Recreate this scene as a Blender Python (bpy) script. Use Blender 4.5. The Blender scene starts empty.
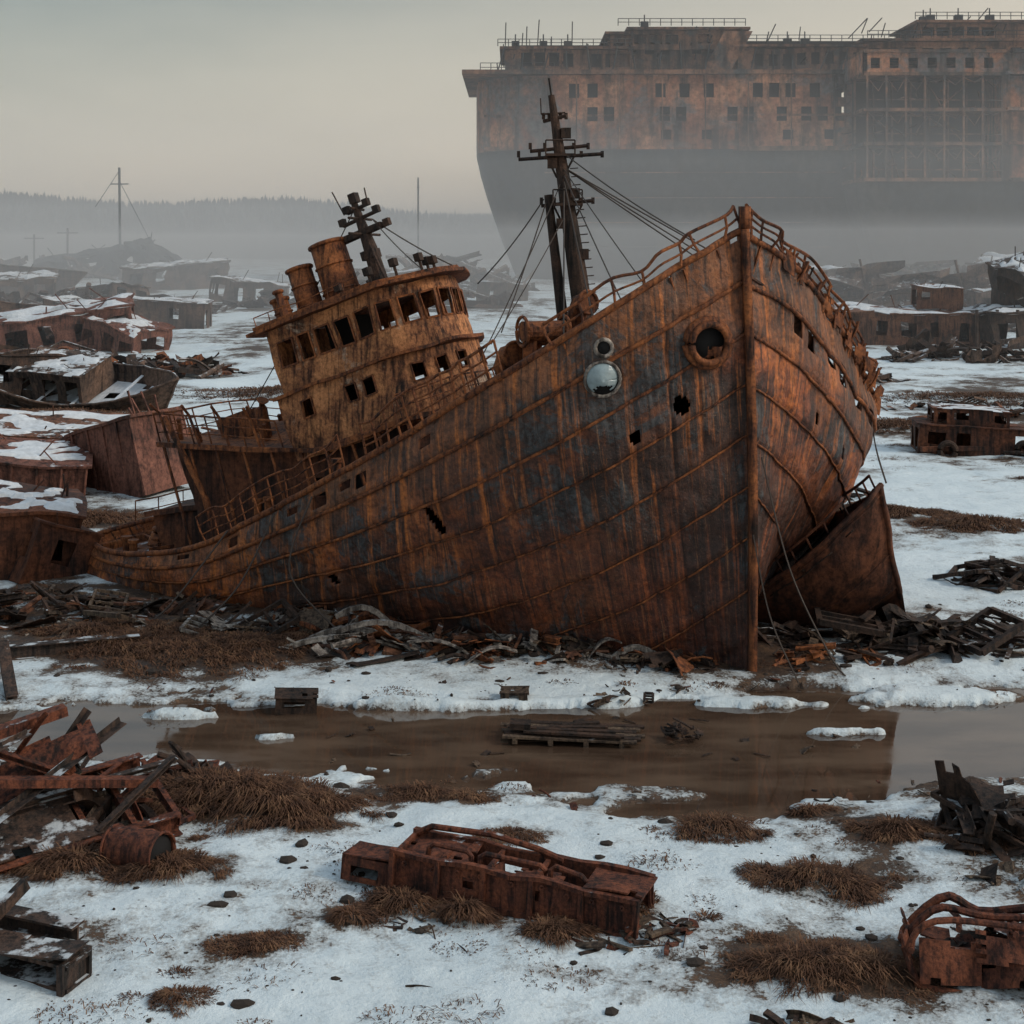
import bpy, math, random
import numpy as np
from mathutils import Vector, Matrix, noise
rad=math.radians
V3=Vector
scene=bpy.context.scene

# ---------------------------------------------------------------- nodes
def newmat(name):
    m=bpy.data.materials.new(name); m.use_nodes=True
    m.node_tree.nodes.clear(); return m,m.node_tree
def nd(nt,t,ins=None,**kw):
    n=nt.nodes.new(t)
    for k,v in kw.items(): setattr(n,k,v)
    if ins:
        for k,v in ins.items():
            if isinstance(v,bpy.types.NodeSocket): nt.links.new(v,n.inputs[k])
            else: n.inputs[k].default_value=v
    return n
def c4(c): return (c[0],c[1],c[2],1.0)
def mix(nt,f,a,b,mode='MIX'):
    n=nt.nodes.new('ShaderNodeMix'); n.data_type='RGBA'; n.blend_type=mode
    for i,v in ((0,f),(6,a),(7,b)):
        if isinstance(v,bpy.types.NodeSocket): nt.links.new(v,n.inputs[i])
        else: n.inputs[i].default_value = v if i==0 else c4(v)
    return n.outputs[2]
def ma(nt,op,a,b=0.0,clamp=False):
    n=nt.nodes.new('ShaderNodeMath'); n.operation=op; n.use_clamp=clamp
    for i,v in ((0,a),(1,b)):
        if isinstance(v,bpy.types.NodeSocket): nt.links.new(v,n.inputs[i])
        else: n.inputs[i].default_value=v
    return n.outputs[0]
def ramp(nt,f,stops):
    n=nt.nodes.new('ShaderNodeValToRGB'); cr=n.color_ramp
    while len(cr.elements)<len(stops): cr.elements.new(0.5)
    for e,(p,c) in zip(cr.elements,stops):
        e.position=p; e.color=c4(c) if not isinstance(c,(int,float)) else (c,c,c,1)
    nt.links.new(f,n.inputs[0]); return n.outputs[0]
def nz(nt,vec,scale,detail=6,rough=.6,dist=0.0):
    n=nd(nt,'ShaderNodeTexNoise',{'Scale':scale,'Detail':detail,'Roughness':rough,'Distortion':dist,'Vector':vec}); return n.outputs[0]
def mapping(nt,vec,sc):
    return nd(nt,'ShaderNodeMapping',{'Vector':vec,'Scale':sc}).outputs[0]
def bsdf(nt,col,rough,bump=None,bs=.5,bd=.05,metal=0.0,spec=.3):
    b=nd(nt,'ShaderNodeBsdfPrincipled',{'Roughness':rough,'Metallic':metal,'Specular IOR Level':spec})
    if isinstance(col,bpy.types.NodeSocket): nt.links.new(col,b.inputs['Base Color'])
    else: b.inputs['Base Color'].default_value=c4(col)
    if bump is not None:
        bn=nd(nt,'ShaderNodeBump',{'Strength':bs,'Distance':bd,'Height':bump})
        nt.links.new(bn.outputs[0],b.inputs['Normal'])
    o=nd(nt,'ShaderNodeOutputMaterial'); nt.links.new(b.outputs[0],o.inputs[0]); return b

def rust(name,dark,midc,light,sc=1.0,snow=0.0,paint=None,pamt=.5,rough=.8,streakc=None):
    m,nt=newmat(name)
    tc=nd(nt,'ShaderNodeTexCoord')
    P=tc.outputs['Object']
    n1=nz(nt,P,.55*sc,9,.68,.3); n2=nz(nt,P,7*sc,8,.7)
    S=mapping(nt,P,(2.6*sc,2.6*sc,.25*sc))
    n3=nz(nt,S,1.6,6,.65)
    col=ramp(nt,n1,[(.36,dark),(.47,midc),(.60,light)])
    sm=ramp(nt,n3,[(.44,0.),(.60,1.)])
    col=mix(nt,ma(nt,'MULTIPLY',sm,.5),col,streakc or light)
    if paint:
        n4=nz(nt,mapping(nt,P,(.26*sc,.26*sc,.33*sc)),1.0,10,.72,.4)
        pm=ramp(nt,n4,[(pamt,0.),(pamt+.05,1.)])
        n5=nz(nt,P,3*sc,6,.7)
        col=mix(nt,ma(nt,'MULTIPLY',pm,ramp(nt,n5,[(.38,.35),(.6,1.)])),col,paint)
    dk=ramp(nt,n3,[(.32,.14),(.49,1.)])
    col=mix(nt,1.0,col,dk,'MULTIPLY')
    fine=ramp(nt,n2,[(.30,.28),(.52,1.),(.72,1.45)])
    col=mix(nt,1.0,col,fine,'MULTIPLY')
    if snow>0:
        g=nd(nt,'ShaderNodeNewGeometry'); sp=nd(nt,'ShaderNodeSeparateXYZ',{0:g.outputs['Normal']})
        k=ma(nt,'ADD',sp.outputs[2],ma(nt,'MULTIPLY',ma(nt,'SUBTRACT',nz(nt,P,1.3,6,.65),.5),1.6))
        th_=1.32-snow*.62
        k=ramp(nt,ma(nt,'MULTIPLY',k,.5),[(th_*.5,0.),(th_*.5+.05,1.)])
        col=mix(nt,ma(nt,'MULTIPLY',k,.8),col,(.50,.54,.57))
    h=ma(nt,'ADD',ma(nt,'MULTIPLY',n2,.5),ma(nt,'MULTIPLY',n1,.8))
    bsdf(nt,col,rough,h,.75,.06)
    return m

def hullmat():
    m,nt=newmat('hull_rust'); tc=nd(nt,'ShaderNodeTexCoord'); P=tc.outputs['Object']; UV=tc.outputs['UV']
    su=nd(nt,'ShaderNodeSeparateXYZ',{0:UV}); U_=su.outputs[0]; V_=su.outputs[1]
    a=nz(nt,P,.42,10,.70,.5); f=nz(nt,P,6.5,8,.72); f2=nz(nt,P,2.1,7,.7,.2); f3=nz(nt,P,18,5,.7); big_=nz(nt,P,.22,4,.6,.4)
    st=nz(nt,mapping(nt,UV,(2.0,.14,1)),1.5,7,.68); st2=nz(nt,mapping(nt,UV,(5,.28,1)),1.6,5,.6)
    col=ramp(nt,a,[(.35,(.010,.007,.007)),(.43,(.050,.016,.010)),(.50,(.125,.036,.014)),(.57,(.27,.080,.021)),(.68,(.42,.17,.062))])
    br=nd(nt,'ShaderNodeTexBrick',{'Vector':UV,'Color1':(.26,.26,.28,1),'Color2':(1.75,1.5,1.25,1),'Mortar':(.18,.16,.16,1),'Scale':1.0,'Mortar Size':.013,'Brick Width':2.9,'Row Height':1.18,'Bias':0.0}); br.offset=.37
    col=mix(nt,.65,col,mix(nt,1.0,col,br.outputs[0],'MULTIPLY'))
    up=ramp(nt,ma(nt,'MULTIPLY',ma(nt,'ADD',V_,ma(nt,'MULTIPLY',ma(nt,'SUBTRACT',f2,.5),2.5)),.1),[(.06,1.),(.30,.0)])
    col=mix(nt,ma(nt,'MULTIPLY',up,.45),col,mix(nt,st,(.07,.03,.018),(.50,.21,.09)))
    lo=ramp(nt,ma(nt,'MULTIPLY',ma(nt,'ADD',V_,ma(nt,'MULTIPLY',ma(nt,'SUBTRACT',a,.5),9)),.1),[(.36,0.),(.62,1.)])
    col=mix(nt,ma(nt,'MULTIPLY',lo,.8),col,mix(nt,f2,(.007,.005,.005),(.085,.020,.011)))
    # broad near-black weathered zones
    bz_=ramp(nt,big_,[(.46,0.),(.60,1.)])
    col=mix(nt,ma(nt,'MULTIPLY',bz_,.72),col,mix(nt,f2,(.007,.006,.007),(.045,.024,.018)))
    g=ramp(nt,ma(nt,'MULTIPLY',U_,.01),[(.02,0.),(.07,1.),(.13,1.),(.20,.3)])
    pn=nz(nt,mapping(nt,P,(.33,.33,.30)),1.0,11,.74,.6)
    pm=ramp(nt,ma(nt,'ADD',pn,ma(nt,'MULTIPLY',g,.05)),[(.57,0.),(.60,1.)])
    pm=ma(nt,'MULTIPLY',pm,ramp(nt,f,[(.36,.2),(.5,.9)]))
    col=mix(nt,pm,col,mix(nt,f2,(.012,.015,.019),(.06,.07,.076)))
    col=mix(nt,ma(nt,'MULTIPLY',ramp(nt,st,[(.52,0.),(.64,1.)]),.72),col,mix(nt,lo,(.46,.135,.024),(.24,.06,.016)))
    col=mix(nt,ma(nt,'MULTIPLY',ramp(nt,st2,[(.35,1.),(.47,0.)]),.85),col,(.009,.006,.006))
    col=mix(nt,ma(nt,'MULTIPLY',ramp(nt,st2,[(.60,0.),(.70,1.)]),.4),col,(.42,.20,.085))
    col=mix(nt,ma(nt,'MULTIPLY',ramp(nt,f3,[(.60,0.),(.66,1.)]),.35),col,(.33,.17,.09))
    col=mix(nt,1.0,col,ramp(nt,f,[(.32,.26),(.52,1.),(.72,1.6)]),'MULTIPLY')
    h=ma(nt,'ADD',ma(nt,'MULTIPLY',f,.6),ma(nt,'ADD',ma(nt,'MULTIPLY',f2,.8),ma(nt,'MULTIPLY',pm,.12)))
    bsdf(nt,col,.58,h,.95,.08,spec=.45); return m
M_hull=hullmat()
M_rust=rust('rust_plate',(.018,.009,.007),(.085,.028,.014),(.25,.085,.028),1.6)
M_rustl=rust('rust_light',(.022,.012,.009),(.13,.048,.023),(.42,.18,.075),1.5,0,(.38,.29,.22),.56)
M_boat=rust('boat_rust',(.008,.006,.006),(.036,.015,.011),(.13,.046,.022),.9)
M_dark=rust('dark_steel',(.006,.005,.005),(.018,.013,.011),(.055,.03,.02),2.0)
M_darksnow=rust('dark_steel_snow',(.008,.007,.007),(.026,.02,.018),(.07,.04,.028),2.0,.5)
M_rustsnow=rust('rust_snow',(.016,.010,.008),(.075,.032,.02),(.17,.075,.042),1.2,.45)
M_redbox=rust('red_brown_paint',(.025,.014,.012),(.10,.040,.028),(.18,.075,.052),.8,.3)
M_greywreck=rust('grey_wreck',(.012,.012,.012),(.045,.034,.030),(.14,.085,.06),.6,.6)
M_pale=rust('pale_metal',(.03,.025,.022),(.12,.10,.09),(.36,.32,.28),1.5,.3)
M_wood=rust('old_wood',(.014,.010,.008),(.05,.033,.024),(.13,.09,.06),2.5,.2)
M_fgrust=rust('scrap_rust',(.009,.006,.005),(.050,.016,.011),(.16,.050,.024),2.2,.25)
M_big=rust('big_ship_rust',(.022,.016,.015),(.15,.066,.038),(.46,.22,.12),.11,0,(.10,.105,.11),.49,.9,(.36,.12,.055))
M_bigmid=rust('big_ship_brown',(.014,.012,.012),(.070,.040,.030),(.24,.12,.07),.11,0,(.04,.05,.055),.5,.9)
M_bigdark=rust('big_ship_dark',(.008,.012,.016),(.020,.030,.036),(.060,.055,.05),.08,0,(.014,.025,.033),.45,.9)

def simple(name,c,r=.8,bumpsc=None):
    m,nt=newmat(name)
    if bumpsc:
        tc=nd(nt,'ShaderNodeTexCoord'); n=nz(nt,tc.outputs['Object'],bumpsc,6,.65)
        col=mix(nt,n,[x*.5 for x in c],[x*1.5 for x in c])
        bsdf(nt,col,r,n,.6,.03)
    else: bsdf(nt,c,r)
    return m
M_black=simple('interior_dark',(.008,.008,.009),.9,2)  # near-black base: shade of interiors and openings put into the colour
M_snow=simple('snow_cap',(.48,.51,.54),.7,3)
M_glass=simple('porthole_glass',(.22,.28,.30),.08,4)
M_rope=simple('wire_rope',(.05,.04,.035),.8,20)
M_rock=simple('clod',(.03,.023,.019),.95,12)
M_forest=simple('forest',(.02,.032,.026),.9,.3)
M_hill=simple('hill_soil',(.05,.06,.05),.9,.02)

# ---------------------------------------------------------------- mesh builder
class MB:
    def __init__(s): s.v=[];s.f=[];s.m=[]
    def add(s,vs,fs,mi=0):
        o=len(s.v); s.v+=[tuple(v) for v in vs]; s.f+=[tuple(o+i for i in f) for f in fs]; s.m+=[mi]*len(fs)
    def box(s,c,size,rot=None,mi=0):
        c=V3(c); x,y,z=[k/2 for k in size]
        vs=[V3((a*x,b*y,d*z)) for a in(-1,1) for b in(-1,1) for d in(-1,1)]
        if rot is not None: vs=[rot@v for v in vs]
        s.add([c+v for v in vs],[(0,1,3,2),(4,6,7,5),(0,4,5,1),(2,3,7,6),(0,2,6,4),(1,5,7,3)],mi)
    def sweep(s,prof,pts,mi=0,up=V3((0,0,1)),close=False,scales=None):
        pts=[V3(p) for p in pts]; n=len(pts); k=len(prof); vs=[]
        for i,p in enumerate(pts):
            if close: t=pts[(i+1)%n]-pts[i-1]
            else: t=pts[min(i+1,n-1)]-pts[max(i-1,0)]
            if t.length<1e-6: t=V3((0,0,1))
            t.normalize(); a=t.cross(up)
            if a.length<.05: a=t.cross(V3((1,.1,0)))
            a.normalize(); b=a.cross(t); sc=scales[i] if scales else 1
            vs+=[p+a*q[0]*sc+b*q[1]*sc for q in prof]
        fs=[]
        for i in range(n if close else n-1):
            j=(i+1)%n
            for q in range(k):
                r=(q+1)%k; fs.append((i*k+q,i*k+r,j*k+r,j*k+q))
        if not close: fs+=[tuple(range(k))[::-1],tuple(range((n-1)*k,n*k))]
        s.add(vs,fs,mi)
    def tube(s,pts,r,n=8,mi=0,close=False,scales=None):
        s.sweep([(r*math.cos(2*math.pi*i/n),r*math.sin(2*math.pi*i/n)) for i in range(n)],pts,mi,close=close,scales=scales)
    def beam(s,a,b,w,h,mi=0,kind='box',up=V3((0,0,1)),bend=0,seed=0):
        a=V3(a);b=V3(b); pts=[a,b]
        if bend:
            q=noise.random_unit_vector(); N=6
            pts=[a.lerp(b,i/N)+q*bend*math.sin(math.pi*i/N) for i in range(N+1)]
        x,y=w/2,h/2; t=min(w,h)*.14
        if kind=='box': pr=[(-x,-y),(x,-y),(x,y),(-x,y)]
        elif kind=='I': pr=[(-x,-y),(x,-y),(x,-y+t),(t/2,-y+t),(t/2,y-t),(x,y-t),(x,y),(-x,y),(-x,y-t),(-t/2,y-t),(-t/2,-y+t),(-x,-y+t)]
        elif kind=='C': pr=[(-x,-y),(x,-y),(x,-y+t),(-x+t,-y+t),(-x+t,y-t),(x,y-t),(x,y),(-x,y)]
        else: pr=[(-x,-y),(x,-y),(x,-y+t),(-x+t,-y+t),(-x+t,y),(-x,y)]
        s.sweep(pr,pts,mi,up=up)
    def ring(s,c,nrm,R,r,mi=0,n=24,m=8):
        nrm=V3(nrm).normalized(); a=nrm.orthogonal().normalized(); b=nrm.cross(a)
        s.tube([V3(c)+a*R*math.cos(2*math.pi*i/n)+b*R*math.sin(2*math.pi*i/n) for i in range(n)],r,m,mi,close=True)
    def shell(s,A,B,mask,mi=0):
        ni=len(A)-1; nj=len(A[0])-1; W=nj+1; off=(ni+1)*W
        vs=[p for row in A for p in row]+[p for row in B for p in row]; fs=[]
        for i in range(ni):
            for j in range(nj):
                if not mask[i][j]: continue
                a,b,c,d=i*W+j,(i+1)*W+j,(i+1)*W+j+1,i*W+j+1
                fs.append((a,b,c,d)); fs.append((off+d,off+c,off+b,off+a))
                if i==0 or not mask[i-1][j]: fs.append((a,d,off+d,off+a))
                if i==ni-1 or not mask[i+1][j]: fs.append((c,b,off+b,off+c))
                if j==0 or not mask[i][j-1]: fs.append((b,a,off+a,off+b))
                if j==nj-1 or not mask[i][j+1]: fs.append((d,c,off+c,off+d))
        s.add(vs,fs,mi)
    def plate(s,o,ux,uy,nx,ny,amp=.1,t=.02,seed=0,mi=0,ragged=0.,curl=0.):
        o,ux,uy=V3(o),V3(ux),V3(uy); n=ux.cross(uy).normalized(); rr=random.Random(seed); A=[];B=[]
        for i in range(nx+1):
            ra=[];rb=[]
            for j in range(ny+1):
                p=o+ux*(i/nx)+uy*(j/ny)
                p=p+n*(amp*noise.noise(p*.9+V3((seed,0,0)))*2+curl*(i/nx)**2)
                ra.append(p+n*t/2); rb.append(p-n*t/2)
            A.append(ra);B.append(rb)
        mask=[[not((i in(0,nx-1) or j in(0,ny-1)) and rr.random()<ragged) for j in range(ny)] for i in range(nx)]
        s.shell(A,B,mask,mi)
    def wall(s,path,z0,z1,wins,mp,mi=0,thick=.06,smax=.6,frame=None,fmi=1):
        P=[V3((p[0],p[1])) for p in path]; L=[0]
        for i in range(1,len(P)): L.append(L[-1]+(P[i]-P[i-1]).length)
        ss=set(round(x,4) for x in L); zs={z0,z1}
        for w in wins: ss|={round(w[0],4),round(w[1],4)}; zs|={w[2],w[3]}
        def refine(q,mx):
            q=sorted(q); o=[q[0]]
            for x in q[1:]:
                if x-o[-1]<1e-3: continue
                k=max(1,math.ceil((x-o[-1])/mx)); b=o[-1]
                for i in range(1,k+1): o.append(b+(x-b)*i/k)
            return o
        ss=[x for x in refine(ss,smax) if 0<=x<=L[-1]+1e-3]; zs=refine(zs,smax)
        def at(sv):
            for i in range(1,len(P)):
                if sv<=L[i]+1e-6 or i==len(P)-1:
                    d=P[i]-P[i-1]; f=(sv-L[i-1])/max(d.length,1e-6); q=P[i-1]+d*f; d.normalize(); return q,V3((d.y,-d.x))
        A=[];B=[]
        for sv in ss:
            q,n=at(sv)
            A.append([mp(V3((q.x,q.y,z))) for z in zs]); B.append([mp(V3((q.x-n.x*thick,q.y-n.y*thick,z))) for z in zs])
        mask=[[not any(w[0]-1e-4<(ss[i]+ss[i+1])/2<w[1]+1e-4 and w[2]<(zs[j]+zs[j+1])/2<w[3] for w in wins) for j in range(len(zs)-1)] for i in range(len(ss)-1)]
        s.shell(A,B,mask,mi)
        if frame:
            for w in wins:
                def g(a,z):
                    q,n=at(a); return mp(V3((q.x+n.x*.02,q.y+n.y*.02,z)))
                c=[g(w[0],w[2]),g(w[1],w[2]),g(w[1],w[3]),g(w[0],w[3])]
                for i in range(4): s.beam(c[i],c[(i+1)%4],frame,frame,fmi)
    def obj(s,name,mats,parent=None,smooth=False):
        me=bpy.data.meshes.new(name); me.from_pydata(s.v,[],s.f)
        for m in mats: me.materials.append(m)
        me.polygons.foreach_set('material_index',np.array(s.m,dtype=np.int32))
        if smooth: me.polygons.foreach_set('use_smooth',np.ones(len(s.f),dtype=bool))
        me.update(); o=bpy.data.objects.new(name,me); scene.collection.objects.link(o)
        if parent: o.parent=parent
        return o
def empty(name,loc=(0,0,0)):
    e=bpy.data.objects.new(name,None); scene.collection.objects.link(e); e.location=(0,0,0); return e

# ---------------------------------------------------------------- world, sun, camera
w=bpy.data.worlds.new("World"); scene.world=w; w.use_nodes=True; nt=w.node_tree; nt.nodes.clear()
SUN_EL,SUN_AZ=rad(36),rad(104)   # azimuth clockwise from +Y
sky=nd(nt,'ShaderNodeTexSky'); sky.sky_type='NISHITA'; sky.sun_disc=False; sky.sun_elevation=SUN_EL; sky.sun_rotation=SUN_AZ
sky.air_density=1.5; sky.dust_density=5; sky.ozone_density=1
bg1=nd(nt,'ShaderNodeBackground',{'Color':sky.outputs[0],'Strength':.05})
tc=nd(nt,'ShaderNodeTexCoord'); sp=nd(nt,'ShaderNodeSeparateXYZ',{0:tc.outputs['Generated']})
cl=nz(nt,mapping(nt,tc.outputs['Generated'],(2,2,7)),1.1,5,.55)
zz=ma(nt,'ADD',sp.outputs[2],ma(nt,'MULTIPLY',ma(nt,'SUBTRACT',cl,.5),.12))
ga=ramp(nt,zz,[(0,(.82,.69,.53)),(.06,(.62,.57,.47)),(.17,(.15,.185,.178)),(.45,(.30,.37,.41)),(1,(.42,.51,.58))])
gb=ramp(nt,zz,[(0,(.86,.71,.54)),(.17,(.56,.48,.38)),(.45,(.36,.41,.44)),(1,(.42,.51,.58))])
gx=ramp(nt,ma(nt,'ADD',ma(nt,'MULTIPLY',sp.outputs[0],1.3),.45),[(0,0.),(1,1.)])
bg2=nd(nt,'ShaderNodeBackground',{'Color':mix(nt,gx,ga,gb),'Strength':1.0})
ad=nd(nt,'ShaderNodeAddShader'); nt.links.new(bg1.outputs[0],ad.inputs[0]); nt.links.new(bg2.outputs[0],ad.inputs[1])
wo=nd(nt,'ShaderNodeOutputWorld'); nt.links.new(ad.outputs[0],wo.inputs[0])
sd=bpy.data.lights.new('sun','SUN'); sd.energy=1.5; sd.angle=rad(10); sd.color=(1,.92,.82)
so=bpy.data.objects.new('sun',sd); scene.collection.objects.link(so)
d=V3((math.sin(SUN_AZ)*math.cos(SUN_EL),math.cos(SUN_AZ)*math.cos(SUN_EL),math.sin(SUN_EL)))
so.rotation_euler=d.to_track_quat('Z','Y').to_euler(); so.location=d*60
cd=bpy.data.cameras.new('camera'); cam=bpy.data.objects.new('camera',cd); scene.collection.objects.link(cam); scene.camera=cam
cam.location=(0,0,12); cam.rotation_euler=(rad(90),0,0); cd.lens=50; cd.sensor_width=36; cd.shift_y=-272/1024; cd.clip_end=6000
scene.view_settings.view_transform='Standard'; scene.view_settings.look='None'; scene.view_settings.exposure=0

# ---------------------------------------------------------------- fog
def fog(name,x0,x1,y0,y1,z0,z1,dens,col):
    m,nt=newmat(name)
    v=nd(nt,'ShaderNodeVolumeScatter',{'Color':c4(col),'Density':dens,'Anisotropy':0.1})
    o=nd(nt,'ShaderNodeOutputMaterial'); nt.links.new(v.outputs[0],o.inputs['Volume'])
    b=MB(); b.box(((x0+x1)/2,(y0+y1)/2,(z0+z1)/2),(x1-x0,y1-y0,z1-z0)); b.obj(name,[m])
fog('haze',-1500,1500,90,1490,-3,130,.00050,(.95,.97,1))
fog('mist',-1400,1400,140,1400,-2.5,15,.0020,(.95,.97,1))
fog('mist',-1450,1450,160,1450,-2.8,34,.0016,(.95,.97,1))

# ---------------------------------------------------------------- ground
def vn(x,y,seed=0):
    xi=np.floor(x).astype(np.int64); yi=np.floor(y).astype(np.int64); xf=x-xi; yf=y-yi
    def h(a,b):
        k=(a*374761393+b*668265263+seed*974711)&0x7fffffff
        k=((k^(k>>13))*1274126177)&0x7fffffff
        return ((k^(k>>16))&0xffff)/65535.0
    u=xf*xf*(3-2*xf); v=yf*yf*(3-2*yf)
    return (h(xi,yi)*(1-u)+h(xi+1,yi)*u)*(1-v)+(h(xi,yi+1)*(1-u)+h(xi+1,yi+1)*u)*v
def fbm(x,y,seed=0,o=4):
    t=0;a=.5;s=0
    for i in range(o): t=t+a*vn(x*2**i,y*2**i,seed+i*7); s+=a; a*=.5
    return t/s
grass_spots=[(-6.3,30.3,1.2,.5),(-5.2,29.8,1.4,.5),(-4.0,29.6,.9,.35),(4.1,28.7,.75,.4),(5.7,26.3,.95,.4),(6.2,29.7,.45,.25),(5.0,23.2,1.1,.4),(5.9,23.0,.8,.35),
 (-.8,24.9,.5,.4),(-2.9,24.8,.45,.3),(.74,24.3,.5,.35),(-1.8,30.8,1.0,.25),(-1.0,30.3,.6,.2),(-8.3,26.9,.9,.4),(-6.4,26.7,.8,.35),(-4.2,24.0,.6,.2),(-5.2,22.2,.5,.2),
 (0,28.2,.5,.2),(7.7,28.4,.6,.3),(9.0,28.0,.7,.3),(2.0,25.3,.6,.25),(-1.9,25.4,.6,.35),
 (25,90,4,.5),(19.4,58.8,2.0,.45),(17.2,61.5,1.6,.4),(15.5,62,1.4,.4),(-9.2,40.6,2.2,.4),(-7.8,41.3,1.6,.35),(-11.5,41.2,1.6,.35),(-10.6,42.5,1.5,.3),(-12.5,43,1.5,.3),(-6,42,1.4,.3),
 (-15,56,2,.4),(-18,60,2,.4),(-22,78,4,.5),(-13,74,4,.5),(-30,95,5,.6),(-17,110,6,.6),(35,105,6,.6),(28,70,2,.4)]
def sgrid(lo,hi,s0,gr):
    pos=[0.0]; s=s0
    while pos[-1]<hi: pos.append(pos[-1]+s); s=max(s0,abs(pos[-1])*gr)
    neg=[0.0]
    while neg[-1]>lo: s=max(s0,abs(neg[-1])*gr); neg.append(neg[-1]-s)
    return np.array(sorted(set(neg+pos)))
xs=sgrid(-2600,2600,.10,.010)
ys=[-30.0,-10,0,8,14]
while ys[-1]<3000: ys.append(ys[-1]+max(.08,.0038*(ys[-1]-0)))
ys=np.array(ys)
X,Y=np.meshgrid(xs,ys)
def pond(X,Y):
    xk=[-22,-14,-10,-5,0,4.5,8,12,18,26,34]; yc=np.interp(X,xk,[35.2,35.2,34.9,34.4,33.9,33.7,34.2,35.3,36.4,36.6,36.5])
    hh=np.interp(X,xk,[-1,1.3,2.0,2.3,3.0,3.7,3.6,3.2,3.1,2.2,-1])
    q=1-np.abs(Y-yc)/np.maximum(hh,.05); q=np.where(hh<=0,-1,q)
    q=q+(fbm(X/2.6,Y/1.3,3)-.5)*1.15+(fbm(X/.7,Y/.4,5)-.5)*.4+(fbm(X/.2,Y/.15,6)-.5)*.12
    for (cx,cy,rx,ry) in ((8.1,34.7,1.5,.28),(11.6,37.3,2.4,.6),(-5.6,34.4,.9,.2),(6.3,36.9,1.6,.3),(-2.2,36.6,2,.25),(-8.4,35.9,1.1,.2),(1.5,36.9,1.6,.3)):
        q=q-1.2*np.clip(1.25-np.sqrt(((X-cx)/rx)**2+((Y-cy)/ry)**2)+(fbm(X/.5,Y/.3,8)-.5)*.9,0,1)
    return q
pm=pond(X,Y); pmk=np.clip(pm/.14,0,1); pmk=pmk*pmk*(3-2*pmk)
Z=.03+.26*fbm(X/3.1,Y/2.4,11)+.12*fbm(X/.9,Y/.7,13)+.04*fbm(X/.4,Y/.4,12)-.08
Z=np.maximum(Z,.02)
Z=Z+np.clip((Y-60)/100,0,1)*1.0*(fbm(X/14,Y/14,15)-.5)*1.4
Z=Z+.25*np.exp(-(((X+3-(Y-44)*-2.0)/9)**2+((Y-44)/3.0)**2))*fbm(X/1.1,Y/1.1,21)
near=np.exp(-((pm-0)/.35)**2)
Z=Z*(1-.85*near*(pm>-1)); Z=Z*(1-pmk)+(-.30)*pmk
mud=.22+.60*(fbm(X/3.4,Y/2.2,31)-.5)*2+.40*(fbm(X/.9,Y/.7,33)-.5)*2
wob=fbm(X/.8,Y/.6,55)
for (gx_,gy,r,h) in grass_spots:
    dd=np.sqrt(((X-gx_)/(r*1.3))**2+((Y-gy)/(r*.8))**2)+(wob-.5)*1.3
    mud=mud+.75*np.exp(-np.maximum(dd,0)**2)
    Z=Z+h*.45*np.exp(-(((X-gx_)/(r*.75))**2+((Y-gy)/(r*.5))**2))*(.5+wob)
mud=mud+np.clip(1-np.abs(pm+.07)/.26,0,1)*.55*(fbm(X/1.5,Y/1.5,37)) + pmk*1.0
hullband=np.exp(-((Y-(44.0-.32*(X+2)))/2.6)**2)*((X>-17)&(X<9))
mud=mud+.50*hullband
mud=mud+.5*np.exp(-(((X-11)/5)**2+((Y-43)/2.5)**2))+.35*np.exp(-(((X+15)/6)**2+((Y-43)/5)**2))
bk=np.clip((Y-48)/12,0,1)
mud=mud+bk*(.12+1.5*(fbm(X/7,Y/13,41)-.50)+.6*(fbm(X/2.5,Y/5,43)-.5))
nx_,ny_=len(xs),len(ys)
co=np.stack([X,Y,Z],-1).reshape(-1,3)
idx=np.arange(nx_*ny_).reshape(ny_,nx_)
fa=np.stack([idx[:-1,:-1],idx[:-1,1:],idx[1:,1:],idx[1:,:-1]],-1).reshape(-1,4)
me=bpy.data.meshes.new('ground'); me.vertices.add(len(co)); me.vertices.foreach_set('co',co.ravel())
me.loops.add(fa.size); me.loops.foreach_set('vertex_index',fa.ravel().astype(np.int32))
me.polygons.add(len(fa)); me.polygons.foreach_set('loop_start',np.arange(0,fa.size,4,dtype=np.int32)); me.polygons.foreach_set('loop_total',np.full(len(fa),4,dtype=np.int32))
me.polygons.foreach_set('use_smooth',np.ones(len(fa),dtype=bool))
me.update(); at=me.attributes.new('mud','FLOAT','POINT'); at.data.foreach_set('value',mud.ravel().astype(np.float32))
go=bpy.data.objects.new('ground',me); scene.collection.objects.link(go)
m,nt=newmat('snow_and_mud'); tc=nd(nt,'ShaderNodeTexCoord'); P=tc.outputs['Object']
a=nd(nt,'ShaderNodeAttribute',attribute_name='mud').outputs['Fac']
n1=nz(nt,P,2.2,8,.7); n2=nz(nt,P,14,6,.7); n3=nz(nt,P,.35,5,.6); n4=nz(nt,P,5,6,.7)
k=ma(nt,'ADD',ma(nt,'ADD',a,ma(nt,'MULTIPLY',ma(nt,'SUBTRACT',n1,.5),1.5)),ma(nt,'MULTIPLY',ma(nt,'SUBTRACT',n2,.5),1.1))
mk=ramp(nt,k,[(.56,0.),(.70,1.)])
snow=mix(nt,n3,(.44,.52,.56),(.68,.75,.78)); snow=mix(nt,ma(nt,'MULTIPLY',ramp(nt,k,[(.20,0.),(.58,1.)]),.75),snow,(.20,.19,.18))
snow=mix(nt,1.0,snow,ramp(nt,n4,[(.3,.82),(.5,1.)]),'MULTIPLY')
soil=ramp(nt,n1,[(.3,(.014,.010,.009)),(.5,(.048,.029,.019)),(.7,(.12,.07,.04))])
soil=mix(nt,1.0,soil,ramp(nt,n2,[(.3,.35),(.6,1.2)]),'MULTIPLY')
col=mix(nt,mk,snow,soil)
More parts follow.
